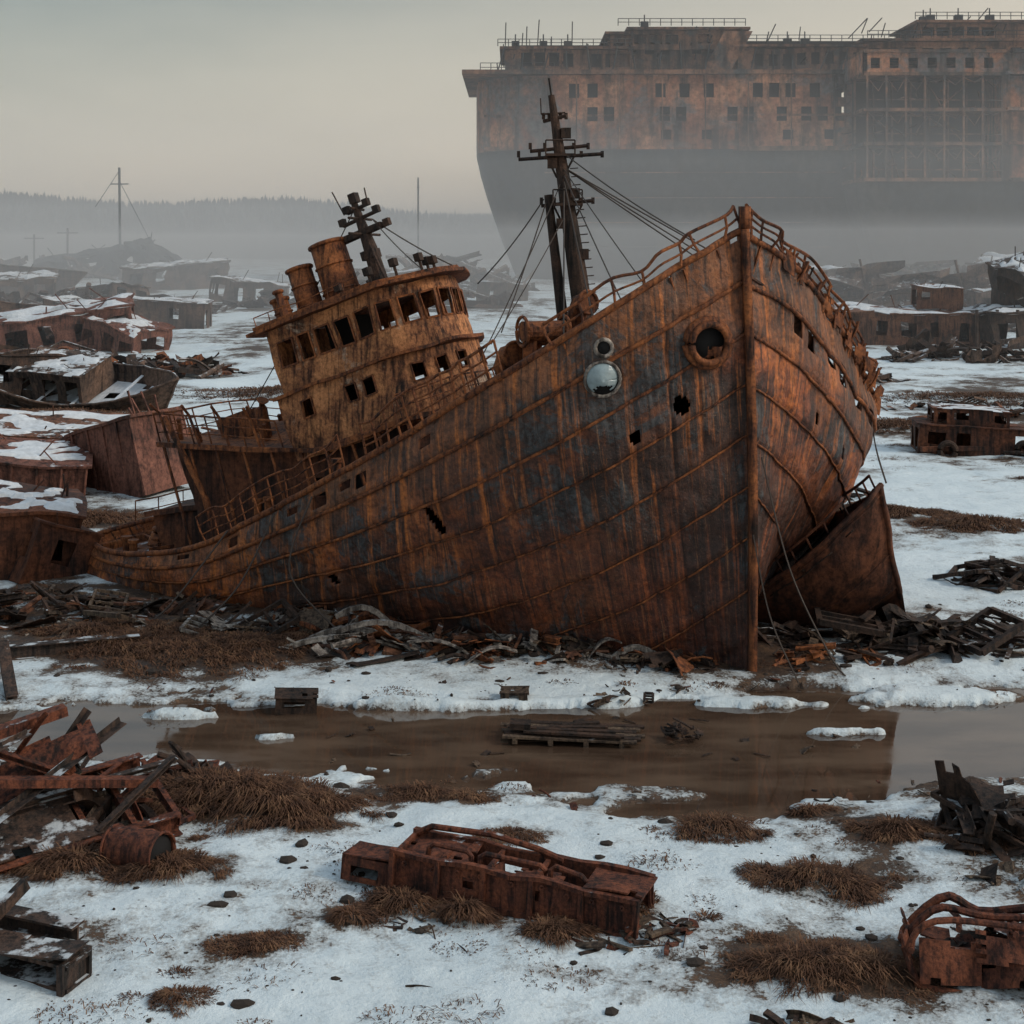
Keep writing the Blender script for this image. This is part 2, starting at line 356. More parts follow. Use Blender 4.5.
hb=ma(nt,'ADD',ma(nt,'MULTIPLY',n1,.8),ma(nt,'ADD',ma(nt,'MULTIPLY',n2,.18),ma(nt,'ADD',ma(nt,'MULTIPLY',n4,.25),ma(nt,'MULTIPLY',mk,-.3))))
bsdf(nt,col,.62,hb,.75,.14); me.materials.append(m)

m,nt=newmat('muddy_water'); tc=nd(nt,'ShaderNodeTexCoord'); P=tc.outputs['Object']
n1=nz(nt,mapping(nt,P,(.5,1.6,1)),2.0,4,.5); n2=nz(nt,mapping(nt,P,(.25,.8,1)),1.0,6,.6)
bb=bsdf(nt,mix(nt,ramp(nt,n2,[(.4,0.),(.62,1.)]),(.045,.028,.019),(.10,.068,.047)),.05,n1,.05,.02,spec=.75)
nt.links.new(ramp(nt,n2,[(.45,.015),(.62,.12)]),bb.inputs['Roughness'])
b=MB(); b.add([(-30,26,-.06),(42,26,-.06),(42,44,-.06),(-30,44,-.06)],[(0,1,2,3)]); b.obj('water',[m])

# ---------------------------------------------------------------- the wrecked tug : hull
St=[((6.35,39.0,12.30),(6.35,39.0,12.30),(6.6,39.3,-.4)),
((4.82,38.5,11.45),(7.65,40.5,11.55),(5.9,40.0,-1.2)),
((3.44,38.2,10.65),(9.2,42.3,10.15),(5.0,40.9,-2)),
((1.29,38.3,9.3),(10.66,44.4,8.5),(3.6,42,-2.8)),
((-.88,39.2,7.9),(11.67,46.3,7.0),(1.6,43.3,-3.5)),
((-2.76,40.4,6.65),(11.2,48.8,6.0),(-.8,44.6,-3.8)),
((-4.94,42.1,5.2),(8.5,51.5,5.2),(-3.4,46,-3.8)),
((-7.49,44,3.65),(3,53.2,4.2),(-6,47.6,-3.6)),
((-10.1,46,2.13),(-3.5,54,3.2),(-8.8,49,-3.2)),
((-12.5,47.8,1.45),(-9,54,2.3),(-11.5,50,-2.5)),
((-14.35,49.5,1.25),(-13,53,1.7),(-13.5,50.8,-2)),
((-15.3,51.2,1.3),(-15.3,51.2,1.3),(-14.3,51,-1.8))]
def cr(ps,t):
    n=len(ps)-1; i=min(int(t),n-1); f=t-i
    p0=ps[max(i-1,0)];p1=ps[i];p2=ps[i+1];p3=ps[min(i+2,n)]
    return .5*((2*p1)+(p2-p0)*f+(2*p0-5*p1+4*p2-p3)*f*f+(3*p1-p0-3*p2+p3)*f**3)
SS=[V3(s[0]) for s in St]; PP=[V3(s[1]) for s in St]; KK=[V3(s[2]) for s in St]
def hs(side,t,s):
    A=cr(SS if side==0 else PP,t); K=cr(KK,t)
    pw=(1.12+.06*min(t,6)) if side==0 else 1.6-.25*max(0,1-t)
    g=s**pw; bow=max(0,1-t/1.2)
    p=V3((A.x+(K.x-A.x)*g,A.y+(K.y-A.y)*g,A.z+(K.z-A.z)*s))
    out=(A-K); out.z=0
    if out.length>.1: p+=out.normalized()*(.35*math.sin(math.pi*s)*min(1,t/3))
    if side==1: p+=V3((.55,0,0))*math.sin(math.pi*min(1,s*1.6))*min(1,t/2.5)*(1-s)
    p.x+=.12*math.sin(math.pi*s)*bow
    return p
NT,NS,NSTR=300,108,9
ship=empty('wrecked_ship')
def hullside(side):
    ts=[11*(i/NT)**1.0 for i in range(NT+1)]
    G=np.array([[tuple(hs(side,t,j/NS)) for j in range(NS+1)] for t in ts])
    dt=np.gradient(G,axis=0); ds=np.gradient(G,axis=1); N=np.cross(dt,ds); N/=np.maximum(np.linalg.norm(N,axis=2,keepdims=True),1e-6)
    if side==0:
        if N[NT//2,NS//4,1]>0: N=-N
    else:
        if N[NT//3,NS//4,0]<0: N=-N
    for i in range(NT+1):
        e=min(1,i/6)*min(1,(NT-i)/6)
        for j in range(NS+1):
            p=V3(G[i,j])
            dd=.15*noise.noise(p*.42)+.10*noise.noise(p*1.2+V3((5,5,5)))+.035*noise.noise(p*3.5)
            dd+=-.035*(math.cos(ts[i]*2*math.pi*3.2)>.84)*(.6+noise.noise(p*.5))
            fr=(j/NS*NSTR)%1.0; dd+=.07*fr-.035
            G[i,j]+=N[i,j]*dd*e
    return ts,G,N
HS=[hullside(0),hullside(1)]
def find_s(x,z):
    G=HS[0][1]; dd=(G[...,0]-x)**2+(G[...,2]-z)**2; i,j=np.unravel_index(np.argmin(dd),dd.shape); return i,j,V3(G[i,j]),V3(HS[0][2][i,j])
holes=[(4.6,7.5,.24,.25,.3),(3.35,6.65,.15,.19,0),(-2.2,4.0,.5,.13,.9),(5.28,9.2,.52,.52,0),(-5.4,1.7,.2,.1,.5)]
for side in (0,1):
    ts,G,N=HS[side]; b=MB(); mask=np.ones((NT,NS),bool); C=(G[:-1,:-1]+G[1:,1:])/2
    if side==0:
        for (hx,hz,rx,rz,an) in holes:
            dx=C[...,0]-hx; dz=C[...,2]-hz; ca,sa=math.cos(an),math.sin(an)
            u=dx*ca-dz*sa; v=dx*sa+dz*ca
            mask&=~((((u/rx)**2+(v/rz)**2)<1)&(C[...,1]<45))
        for k,t0 in enumerate((4.8,5.75,5.95,6.3,6.65,7.45,8.2)):
            i0=int(t0/11*NT); mask[i0:i0+(4 if k%3 else 5),4:(9 if k%2 else 7)]=False
    else:
        rr=random.Random(5)
        for t0 in (1.2,1.55,2.1,2.45,3.1,3.5,3.9):
            i0=int(t0/11*NT); mask[i0:i0+5,10+rr.randrange(3):15+rr.randrange(4)]=False
        for t0 in (1.9,2.8):
            i0=int(t0/11*NT); mask[i0:i0+2,30:33]=False
    for i in range(NT):
        q=noise.noise(V3((i*.09,side*9,0)))
        if q>.34: mask[i,:int((q-.34)*9)+1]=False
    A=[[V3(p) for p in r] for r in G]; B=[[V3(p) for p in r] for r in (G-N*.05)]
    b.shell(A,B,mask,0)
    o=b.obj('hull_starboard' if side==0 else 'hull_port',[M_hull],ship,True)
    uv=o.data.uv_layers.new(name='UVMap')
    Ls=np.cumsum(np.r_[0,np.linalg.norm(np.diff(G[:,20],axis=0),axis=1)])
    U=np.repeat(Ls[:,None],NS+1,1)+side*50; Vv=np.repeat((np.arange(NS+1)/NS*NSTR*1.18)[None],NT+1,0)
    UV=np.stack([U,Vv],-1).reshape(-1,2); UV=np.r_[UV,UV]
    li=np.empty(len(o.data.loops),dtype=np.int32); o.data.loops.foreach_get('vertex_index',li)
    uv.data.foreach_set('uv',UV[li].ravel())
b=MB()
for side in (0,1):
    ts,G,N=HS[side]
    b.tube([V3(G[i,0])+V3(N[i,0])*.02 for i in range(0,NT+1,2)],.10,7)
    for j,r,e in ((12,.07,NT),(24,.05,NT),(36,.035,230),(48,.035,200),(60,.03,170),(72,.03,150),(84,.03,120)):
        b.tube([V3(G[i,j])+V3(N[i,j])*.03+V3((0,0,.02*noise.noise(V3((i*.1,j,0))))) for i in range(3,e,2)],r,6)
stem=[V3(HS[0][1][0,j])+V3((.02,-.06,0)) for j in range(0,NS+1,3)]
b.beam(stem[0]+V3((0,0,.62)),stem[0],.2,.3)
b.sweep([(-.11,-.16),(.11,-.16),(.13,.1),(-.13,.1)],stem,0,up=V3((0,1,0)))
b.obj('hull_trim',[M_rust],ship,True)
b=MB()
i,j,p,n=find_s(5.28,9.2); b.ring(p+n*.03,n,.62,.13,0,28); b.ring(p+n*.18,n,.53,.10,0,28); b.tube([p+n*.0,p-n*1.2],.54,24,1)
b.plate(p-n*.02+V3((-.1,0,-.45)),V3((.45,-.1,0)),V3((.05,0,.35)),5,4,.06,.03,3,0,.2)
i,j,p,n=find_s(2.48,9.15); b.ring(p+n*.04,n,.23,.055,3); b.tube([p-n*.02,p+n*.05],.17,14,1)
i,j,p,n=find_s(2.45,8.25); b.ring(p+n*.10,n,.48,.05,3); b.tube([p-n*.1,p+n*.10],.46,24,1)
ax_=V3((0,0,1)).cross(n).normalized(); bx_=n.cross(ax_); A=[];B=[]
for q in range(9):
    r_=.44*q/8; row=[]
    for k in range(33):
        an=2*math.pi*k/32; pp=p+ax_*r_*math.cos(an)+bx_*r_*math.sin(an)+n*(.12+.20*(1-(q/8)**2)-.06*max(0,math.sin(an*1.0+2))*q/8); row.append(pp)
    A.append(row); B.append([x-n*.02 for x in row])
b.shell(A,B,[[not(q>=3 and 20+(q%2)<=k<=26+(q%3)) for k in range(32)] for q in range(8)],2)
b.obj('portholes',[M_rust,M_black,M_glass,M_pale],ship,True)
b=MB(); dk=[]
for k in range(67):
    t=.3+k/66*10.5; S_=cr(SS,t);P_=cr(PP,t); dz=1.15 if t<6 else 1.0
    if t>9: dz=.75
    row=[]
    for q in range(13):
        f=.03+.94*q/12; p=S_.lerp(P_,f); row.append(V3((p.x,p.y,p.z-dz+.15*math.sin(math.pi*f)+.04*noise.noise(p))))
    dk.append(row)
b.shell(dk,[[p-V3((0,0,.06)) for p in r] for r in dk],[[True]*12 for _ in range(66)])
b.obj('deck',[M_rustsnow],ship)
b=MB()
for side in (0,1):
    for k in range(34):
        t=.6+k*.3; a=cr(SS if side==0 else PP,t); o_=cr(PP if side==0 else SS,t); inn=(o_-a); inn.z=0
        if inn.length<.5: continue
        inn.normalize(); b.beam(a+inn*.12-V3((0,0,.1)),a+inn*.55-V3((0,0,1.1)),.07,.05)
def railing(b,fn,t0,t1,n,h,r=.035,bars=2,lean=V3((0,0,0)),skip=(),wob=.12):
    top=[]
    for k in range(n+1):
        t=t0+(t1-t0)*k/n; p=fn(t); w_=V3((noise.noise(p*1.3),noise.noise(p*1.7+V3((9,0,0))),noise.noise(p*2))) *wob
        q=p+V3((0,0,h))+lean+w_; top.append((p,q))
        if k not in skip: b.tube([p,p.lerp(q,.5)+w_*.3,q],r*.8,6)
    for m_ in range(bars):
        f=1-m_/bars
        pts=[p.lerp(q,f) for p,q in top]
        b.tube([cr(pts,i*(len(pts)-1)/(3*len(pts))*.9999) for i in range(3*len(pts)+1)],r if m_==0 else r*.7,6)
railing(b,lambda t:cr(SS,t),.05,3.1,8,.62,.05,2,V3((-.18,.1,0)),(4,),.3)
railing(b,lambda t:cr(SS,t),3.7,5.7,12,.95,.045,3,V3((-.25,.1,0)),(),.2)
railing(b,lambda t:cr(SS,t),6.0,7.9,10,.85,.035,3,V3((-.25,.1,0)),(3,),.25)
railing(b,lambda t:cr(PP,t),.05,4.4,18,.6,.05,3,V3((.12,.05,0)),(7,12),.4)
railing(b,lambda t:cr(PP,t),8.0,10.3,9,.8,.03,2)
r7=random.Random(77)
for k in range(34):
    t=1.0+k*.105; p=cr(PP,t); b.beam(p+V3((-.35*r7.random(),0,-.5)),p+V3((.45*r7.random(),.1,.15+.35*r7.random())),.05+.08*r7.random(),.05,bend=.08)
    if k%3==0: b.plate(p+V3((.05,0,-.35)),V3((.3,.25,-.25)),V3((.12,0,.55)),4,4,.15,.03,k,0,.3)
b.obj('railings',[M_rust],ship)

# ---------------------------------------------------------------- superstructure frame
a_,th=rad(64),rad(19.5)
Fv=V3((math.sin(a_)*math.cos(th),-math.cos(a_)*math.cos(th),math.sin(th)))
Uv=V3((-math.sin(a_)*math.sin(th),math.cos(a_)*math.sin(th),math.cos(th)))
Vs=Fv.cross(Uv); O=V3((-.75,45.8,5.0))
def L(f,v,u): return O+Fv*f+Vs*v+Uv*u
def mpn(p):
    q=L(p.x,p.y,p.z); return q+V3((noise.noise(q*.8),noise.noise(q*.8+V3((7,0,0))),noise.noise(q*.9+V3((0,7,0)))))*.10
def mpd(p):
    k=max(0,min(1,(p.z+1.2)/3.0)); return mpn(V3((p.x,p.y,p.z+k*max(0,-p.x-4.5)*.33)))
def outline(f0,f1,hv,nose=1.4,n=12):
    pts=[(f0,hv),(f1,hv)]
    arc=[(f1+nose*math.sin(math.pi*i/n),hv*math.cos(math.pi*i/n)) for i in range(1,n)]
    pts=pts+arc+[(f1,-hv),(f0,-hv),(f0,hv)]
    return pts[::-1]
b=MB()
pl=outline(-5.3,-1.2,2.4,1.6); Lp=sum(math.dist(pl[i],pl[i+1]) for i in range(len(pl)-1))
wins=[]; s=4.8+.25; k=0
while s<Lp-.7:
    wd_=.62 if k%4 else .5
    wins.append((s,s+wd_,4.75,5.62)); s+=wd_+.2; k+=1
b.wall(pl,3.85,6.05,wins,mpn,0,.07,.5,.055,1)
pl2=outline(-5.4,-1.2,2.6,1.7); Lq=sum(math.dist(pl2[i],pl2[i+1]) for i in range(len(pl2)-1))
wins=[]
rr=random.Random(2)
s=5.2+.5
while s<Lq-.9: wins.append((s,s+.45,2.95,3.5)); s+=rr.choice((.78,.9,1.7))
b.wall(pl2,1.7,3.88,wins,mpn,0,.07,.5,.05,1)
b.obj('wheelhouse_walls',[M_rustl,M_rust],ship)
def slab(b,pts,u0,u1,mi=0,mp=None):
    mp=mp or mpn
    q=[]
    for i in range(len(pts)):
        a=V3(pts[i]);c=V3(pts[(i+1)%len(pts)]); k=max(1,int((c-a).length/.8))
        q+=[a.lerp(c,j/k) for j in range(k)]
    n=len(q); b.add([mp(V3((p.x,p.y,u0))) for p in q]+[mp(V3((p.x,p.y,u1))) for p in q],
      [tuple(range(n)),tuple(range(n,2*n))[::-1]]+[(i,i+n,(i+1)%n+n,(i+1)%n) for i in range(n)],mi)
b=MB()
slab(b,outline(-5.8,-1.1,2.8,2.0)[:-1],6.05,6.16); slab(b,outline(-5.6,-1.1,2.6,1.8)[:-1],6.16,6.3)
slab(b,outline(-5.55,-1.1,2.72,1.85)[:-1],3.84,3.94)
slab(b,outline(-10.6,-1.1,2.75,2.0)[:-1],1.75,1.9,0,mpd)
b.obj('bridge_decks',[M_rust],ship)
b=MB()
pl=outline(-10.3,-1.6,2.1,.9); wins=[(4.2+.5+k*1.25,4.2+.5+k*1.25+.5,.3,.95) for k in range(14)]+[(4.2+9.0,4.2+9.7,-.9,1.1),(4.2+3.2,4.2+3.9,-.9,1.1)]
b.wall(pl,-1.3,1.75,wins,mpd,0,.07,.6,.05,0)
b.wall([(-12.6,-1.5),(-12.6,1.5),(-10.3,1.5),(-10.3,-1.5),(-12.6,-1.5)][::-1],-1.2,.3,[(1.0,1.7,-.6,.0)],mpd,0,.07,.6,.05,0)
slab(b,[(-12.8,-1.7),(-12.8,1.7),(-10.2,1.7),(-10.2,-1.7)],.3,.4,0,mpd)
b.obj('deckhouse',[M_boat],ship)
b=MB()
R3=Matrix((Fv,Vs,Uv)).transposed()
b.box(L(-5,0,.2),(6.6,3.6,2.6),R3); b.box(L(-4.0,-.4,2.8),(1.2,2.6,1.6),R3); b.box(L(-3.6,-.2,4.9),(1.0,1.8,1.9),R3); b.obj('interior_dark_blocks',[M_black],ship)  # solid near-black blocks, the rooms' shade put into their colour
b=MB()
for k in range(11):
    f=-10.4+k*1.05
    for sgn in (1,-1):
        b.tube([mpd(V3((f,sgn*2.65,1.75))),mpd(V3((f,sgn*2.65,-1.2)))],.05,6)
def rl(pts,h,n,r=.035,bars=3,mp=None):
    mp=mp or mpn
    pts=[V3(p) for p in pts]; seg=[]
    for i in range(len(pts)-1):
        for k in range(n): seg.append(pts[i].lerp(pts[i+1],k/n))
    seg.append(pts[-1])
    for p in seg: b.tube([mp(p),mp(p+V3((0,0,h)))],r*.8,6)
    for m_ in range(1,bars+1): b.tube([mp(p+V3((0,0,h*m_/bars))) for p in seg],r*(1 if m_==bars else .6),6)
rl([(-10.5,2.65,1.9),(-5.7,2.65,1.9)],.95,7,mp=mpd); rl([(-10.5,2.65,1.9),(-10.5,-2.65,1.9)],.95,5,mp=mpd); rl([(-10.5,-2.65,1.9),(-5.7,-2.65,1.9)],.95,7,mp=mpd)
rl([(-1,2.75,1.9),(.1,2.2,1.9),(.7,1.2,1.9),(.8,0,1.9),(.7,-1.2,1.9)],.8,2,.03,2)
rl([(-5.5,2.5,6.3),(-1.3,2.5,6.3)],.3,7,.02,1)
b.tube([L(-9.3,2.6,-.8),L(-9.2,2.7,1.5),L(-9.9,2.8,4.6)],.1,8)
for k in range(4):
    f=-6.5-k*1.2; b.tube([mpd(V3((f,2.7,1.9))),mpd(V3((f,2.8,2.9))),mpd(V3((f+.1,3.2,3.3)))],.05,6)
for k in range(12):
    f=-10.3+k*.55; v=random.Random(k).uniform(-2,2.4); h=random.Random(k+5).uniform(.3,1.0); b.beam(mpd(V3((f,v,1.9))),mpd(V3((f+h*.4,v+.3,1.9+h))),.12,.1)
b.box(mpd(V3((-8.6,.4,2.3))),(1.3,1.1,.9),R3); b.tube([mpd(V3((-7.2,1.2,1.9))),mpd(V3((-7.2,1.2,3.0))),mpd(V3((-7.0,1.3,3.3)))],.22,10)
b.obj('stanchions',[M_rust],ship)
b=MB()
def funnel(f,v,u0,u1,r):
    b.tube([L(f,v,u0),L(f-.05,v,u1)],r,22,0,scales=[1.06,1])
    for q in (.35,.7): b.ring(L(f-.03,v,u0+(u1-u0)*q),Uv,r*1.05,.035,0)
    b.ring(L(f-.05,v,u1),Uv,r*1.02,.07,0); b.tube([L(f-.05,v,u1-.02),L(f-.05,v,u1+.02)],r*.9,20,1)
    b.ring(L(f,v,u0+.1),Uv,r*1.15,.06,0)
funnel(-3.3,.3,5.9,8.45,.60); funnel(-4.4,.7,5.9,7.95,.42); funnel(-5.1,1.3,5.6,7.1,.28); funnel(-4.8,1.7,5.6,7.3,.13); funnel(-3.9,-.9,5.9,8.0,.35)
b.obj('funnels',[M_rust,M_black],ship,True)
b=MB()
b.tube([L(-1.9,.1,6.1),L(-1.9,.1,7.8),L(-2.0,.1,9.5)],.24,10,0,scales=[1.3,1,.45])
for sg in (-1,1): b.tube([L(-1.9+.7*sg,.8*sg,6.1),L(-1.95,.1,8.2)],.05,6)
for u,wd in ((8.3,.95),(8.85,.7),(9.2,.4)):
    b.tube([L(-1.95-wd,.1,u),L(-1.95+wd,.1,u+.05)],.07,6); b.tube([L(-1.95,.1-wd,u),L(-1.95,.1+wd,u+.05)],.05,6)
    for sg in (-1,1): b.box(L(-1.95+sg*wd,.1,u+.12),(.22,.2,.24),R3)
b.box(L(-1.95,.1,8.4),(1.5,.3,.2),R3); b.box(L(-1.95,.1,7.6),(.5,.5,.3),R3); b.box(L(-1.95,.1,9.6),(.28,.28,.34),R3); b.tube([L(-2.5,.1,9.2),L(-2.7,.1,10.1)],.025,5); b.tube([L(-1.5,.1,9.2),L(-1.45,.1,9.8)],.025,5)
for f,v in ((-.6,1.2),(-.2,.2),(-.5,-.8),(.0,-.3),(-2.8,-1.2),(-2.6,1.6),(-1.2,1.9)):
    hgt=.35+.25*abs(math.sin(f*9+v)); b.tube([L(f,v,6.1),L(f,v,6.2+hgt)],.05,6); b.box(L(f,v,6.3+hgt),(.22,.26,.26),R3)
b.tube([L(-3,-1.5,6.1),L(-3,-1.5,6.9)],.22,12); b.ring(L(-3.1,-1.5,6.9),Uv+Fv,.26,.05)
b.obj('radar_mast',[M_dark],ship)
b=MB(); mb_,mt=V3((2.45,43.8,8.0)),V3((1.22,44.2,16.5)); md=(mt-mb_)
def mp_(k): return mb_+md*k
b.tube([mp_(0),mp_(.35),mp_(.72),mp_(1)],.29,12,0,scales=[1.2,1.05,.72,.35])
b.tube([V3((1.75,43.9,8.0)),V3((1.12,44.1,13.4))],.18,10,0,scales=[1.1,.7])
for k,wd in ((.60,.8),(.77,1.3),(.80,.9),(.91,.35)):
    c=mp_(k); b.tube([c-V3((wd,-.15,.0))+V3((0,0,-.04)),c+V3((wd,-.15,.12))],.06,7)
    for q in range(5): b.box(c+V3((wd*(-1+q*.5),.1,.12)),(.1,.1,.2))
for k in (.60,.78):
    c=mp_(k); b.box(c,(.9,.7,.08))
    for sx in (-1,1): b.tube([c+V3((sx*.45,-.3,0)),c+V3((sx*.45,-.3,.45))],.025,5); b.tube([c+V3((sx*.45,-.2,0)),c+V3((sx*.1,0,-.7))],.035,5)
    b.tube([c+V3((-.45,-.3,.45)),c+V3((.45,-.3,.45))],.025,5)
for k in range(5):
    c=mp_(.42+k*.11); b.box(c+V3((.28*(-1)**k,-.1,0)),(.3,.25,.32))
b.tube([mp_(.98),mp_(.98)+V3((-.1,0,.7))],.03,5); b.tube([mp_(.93)+V3((-.4,0,0)),mp_(.93)+V3((-.42,0,.5))],.02,5); b.tube([mp_(.93)+V3((-.4,0,0)),mp_(.93)+V3((.35,0,.05))],.03,5)
for k in range(22):
    c=mb_+md*(.1+k*.03)+V3((.24,-.15,0)); b.tube([c,c+V3((.25,0,.02))],.018,4)
b.obj('foremast',[M_dark],ship)
b=MB()
def wire(p,q,sag=.2,r=.022):
    p,q=V3(p),V3(q); b.tube([p.lerp(q,i/10)-V3((0,0,sag*4*(i/10)*(1-i/10))) for i in range(11)],r,4)
wire(mp_(.8),(5.0,38.9,12.0),.12); wire(mp_(.62)+V3((-.7,.1,0)),(-1.1,45.5,10.6),.15); wire(mp_(.62)+V3((-.6,.1,0)),(-.3,40,9.4),.1); wire(mp_(.7),(-.9,40,8.6),.12); wire(mp_(.58),(-.6,41,9),.1)
for k in range(4): wire(mp_(.74-.02*k),cr(SS,1.9+.35*k)+V3((0,.2,0)),.03)
for k in range(3): wire(mp_(.74),cr(PP,2.3+.5*k),.05)
wire(L(-2.0,.1,9.3),L(-10.4,0,2.8),.3); wire(L(-1.5,.1,8.7),L(.5,1.2,6.1),.1); wire(L(-1.5,.1,8.7),L(.6,-1.2,6.1),.1)
def loose(pts,r=.025):
    pts=[V3(p) for p in pts]; b.tube([cr(pts,i*(len(pts)-1)/24*.9999) for i in range(25)],r,4)
loose([(6.9,39.3,6.0),(7.6,38.9,3.0),(8.6,38.7,.8),(9.1,38.6,.1)]); loose([(6.6,39,4.0),(7.0,38.6,1.8),(7.7,38.2,.1)]); loose([(11.6,46.2,6.9),(11.7,45.8,5.4),(12.0,45.6,4.2)],.03)
loose([(-6,42.7,4.3),(-6.6,42.2,2.2),(-5.2,41.8,.6),(-4.4,41.5,.1)],.03); loose([(-9,45,2.8),(-10.5,44.2,.8),(-11.3,43.8,.1)],.03); loose([(-7.3,43.7,3.6),(-8.3,43.1,1.5),(-9.7,42.8,.1)],.03)
b.obj('rigging',[M_rope],ship)
b=MB()
for (x,y,z,r) in ((-.2,41.2,8.1,.35),(.6,41.6,8.7,.28),(1.9,41.6,9.6,.3)):
    b.tube([(x,y,z-1.5),(x,y,z+.2),(x+.1,y-.2,z+.55),(x+.3,y-.5,z+.6)],r,12); b.ring((x+.3,y-.5,z+.6),(.5,-.8,.1),r*1.1,.05)
c=V3((.9,40.6,9.4)); b.tube([c-V3((.6,.3,-.0)),c+V3((.6,.3,.0))],.3,14); b.ring(c-V3((.6,.3,0)),(.9,.4,0),.42,.05); b.ring(c+V3((.6,.3,0)),(.9,.4,0),.42,.05); b.beam(c-V3((.4,.2,1.5)),c-V3((.4,.2,0)),.2,.4);b.beam(c+V3((.4,.2,-1.5)),c+V3((.4,.2,0)),.2,.4)
for k in range(5): b.ring((-12.2,50.4,1.25+k*.12),(.12*math.sin(k*2),.1*math.cos(k*3),1),.62-.04*k,.09,0)
c=V3((-9.8,49.2,2.2)); b.tube([c-V3((.7,.1,0)),c+V3((.7,.1,0))],.4,14); b.ring(c-V3((.7,.1,0)),(1,.1,0),.6,.06); b.ring(c+V3((.7,.1,0)),(1,.1,0),.6,.06)
for x,y,z in ((-13.6,50.2,1.0),(-13.2,49.6,1.0),(-8.3,46.5,3.0),(-7.9,46.2,3.1),(-5.4,43.9,4.7)): b.tube([(x,y,z-.3),(x,y,z+.5)],.14,10); b.tube([(x,y,z+.45),(x,y,z+.55)],.2,10)
for k in range(26):
    r_=random.Random(k); x=-13.4+k*.36; p=V3((x,50.6-.28*(x+13)*1.3+r_.uniform(-1.2,.8),1.0+(x+13)*.33)); d_=V3((r_.uniform(-1,1),r_.uniform(-1,1),r_.uniform(-.2,.6)))
    b.beam(p-d_*.8,p+d_*.8,.12,.1,kind=r_.choice(('box','L','I')))
b.obj('deck_gear',[M_rust],ship)

# ---------------------------------------------------------------- wreck generators
def xf(x,y,z,rz=0,rx=0,ry=0): return Matrix.Translation((x,y,z))@Matrix.Rotation(rad(rz),4,'Z')@Matrix.Rotation(rad(ry),4,'Y')@Matrix.Rotation(rad(rx),4,'X')
def boat(L_,B_,D_,M,seed=0,deckfill=True,hol=.02,n=26,m_=18,lap=0):
    b=MB(); A=[];Bq=[]
    for i in range(n+1):
        x=-1+2*i/n; fb=max(0,1-max(0,x)**2.6)**.8*max(.0,1-max(0,-x)**6*.55); bw=B_/2*fb+.01; ra=[];rb=[]
        for j in range(m_+1):
            q=-1+2*j/m_; aq=abs(q); y=bw*math.copysign(aq**.62,q); z=D_*(aq**2.0)*(1+.25*x*x)+ (.35*D_*max(0,x)**2 if aq>.0 else 0)
            p=V3((x*L_/2+.12*L_*max(0,x)*(z/D_),y,z)); p+=V3((noise.noise(p*1.1+V3((seed,0,0))),noise.noise(p*1.1+V3((0,seed,3))),noise.noise(p*1.3)))*.05*B_/3
            if lap: p.y+=math.copysign(lap*((aq*7)%1.0-.5),q)*min(1,fb*3)
            ra.append(M@p); rb.append(M@(p+V3((0,-.05*q,.05))))
        A.append(ra);Bq.append(rb)
    rr=random.Random(seed)
    mask=[[rr.random()>hol for j in range(m_)] for i in range(n)]
    b.shell(A,Bq,mask,0)
    b.tube([r[0] for r in A],.05*B_/3,6); b.tube([r[-1] for r in A],.05*B_/3,6); b.tube([A[i][m_//2] for i in range(n+1)],.04*B_/3,6); b.tube(A[n],.06*B_/3,6)
    for k in (1,2,3): b.tube([A[i][m_//2+k*m_//6-1] for i in range(n+1)],.025*B_/3,5); b.tube([A[i][m_//2-k*m_//6+1] for i in range(n+1)],.025*B_/3,5)
    if deckfill:
        for i in (n//5,int(n*.42),int(n*.6),int(n*.77)): b.beam(A[i][1],A[i][m_-1],.25,.06,1)
    dA=[[A[i][2].lerp(A[i][m_-2],q/6) for q in range(7)] for i in range(3,n-2)]
    b.shell(dA,[[p+ (M.to_3x3()@V3((0,0,-.05))) for p in r] for r in dA],[[rr.random()>.12 for q in range(6)] for i in range(len(dA)-1)],1)
    return b
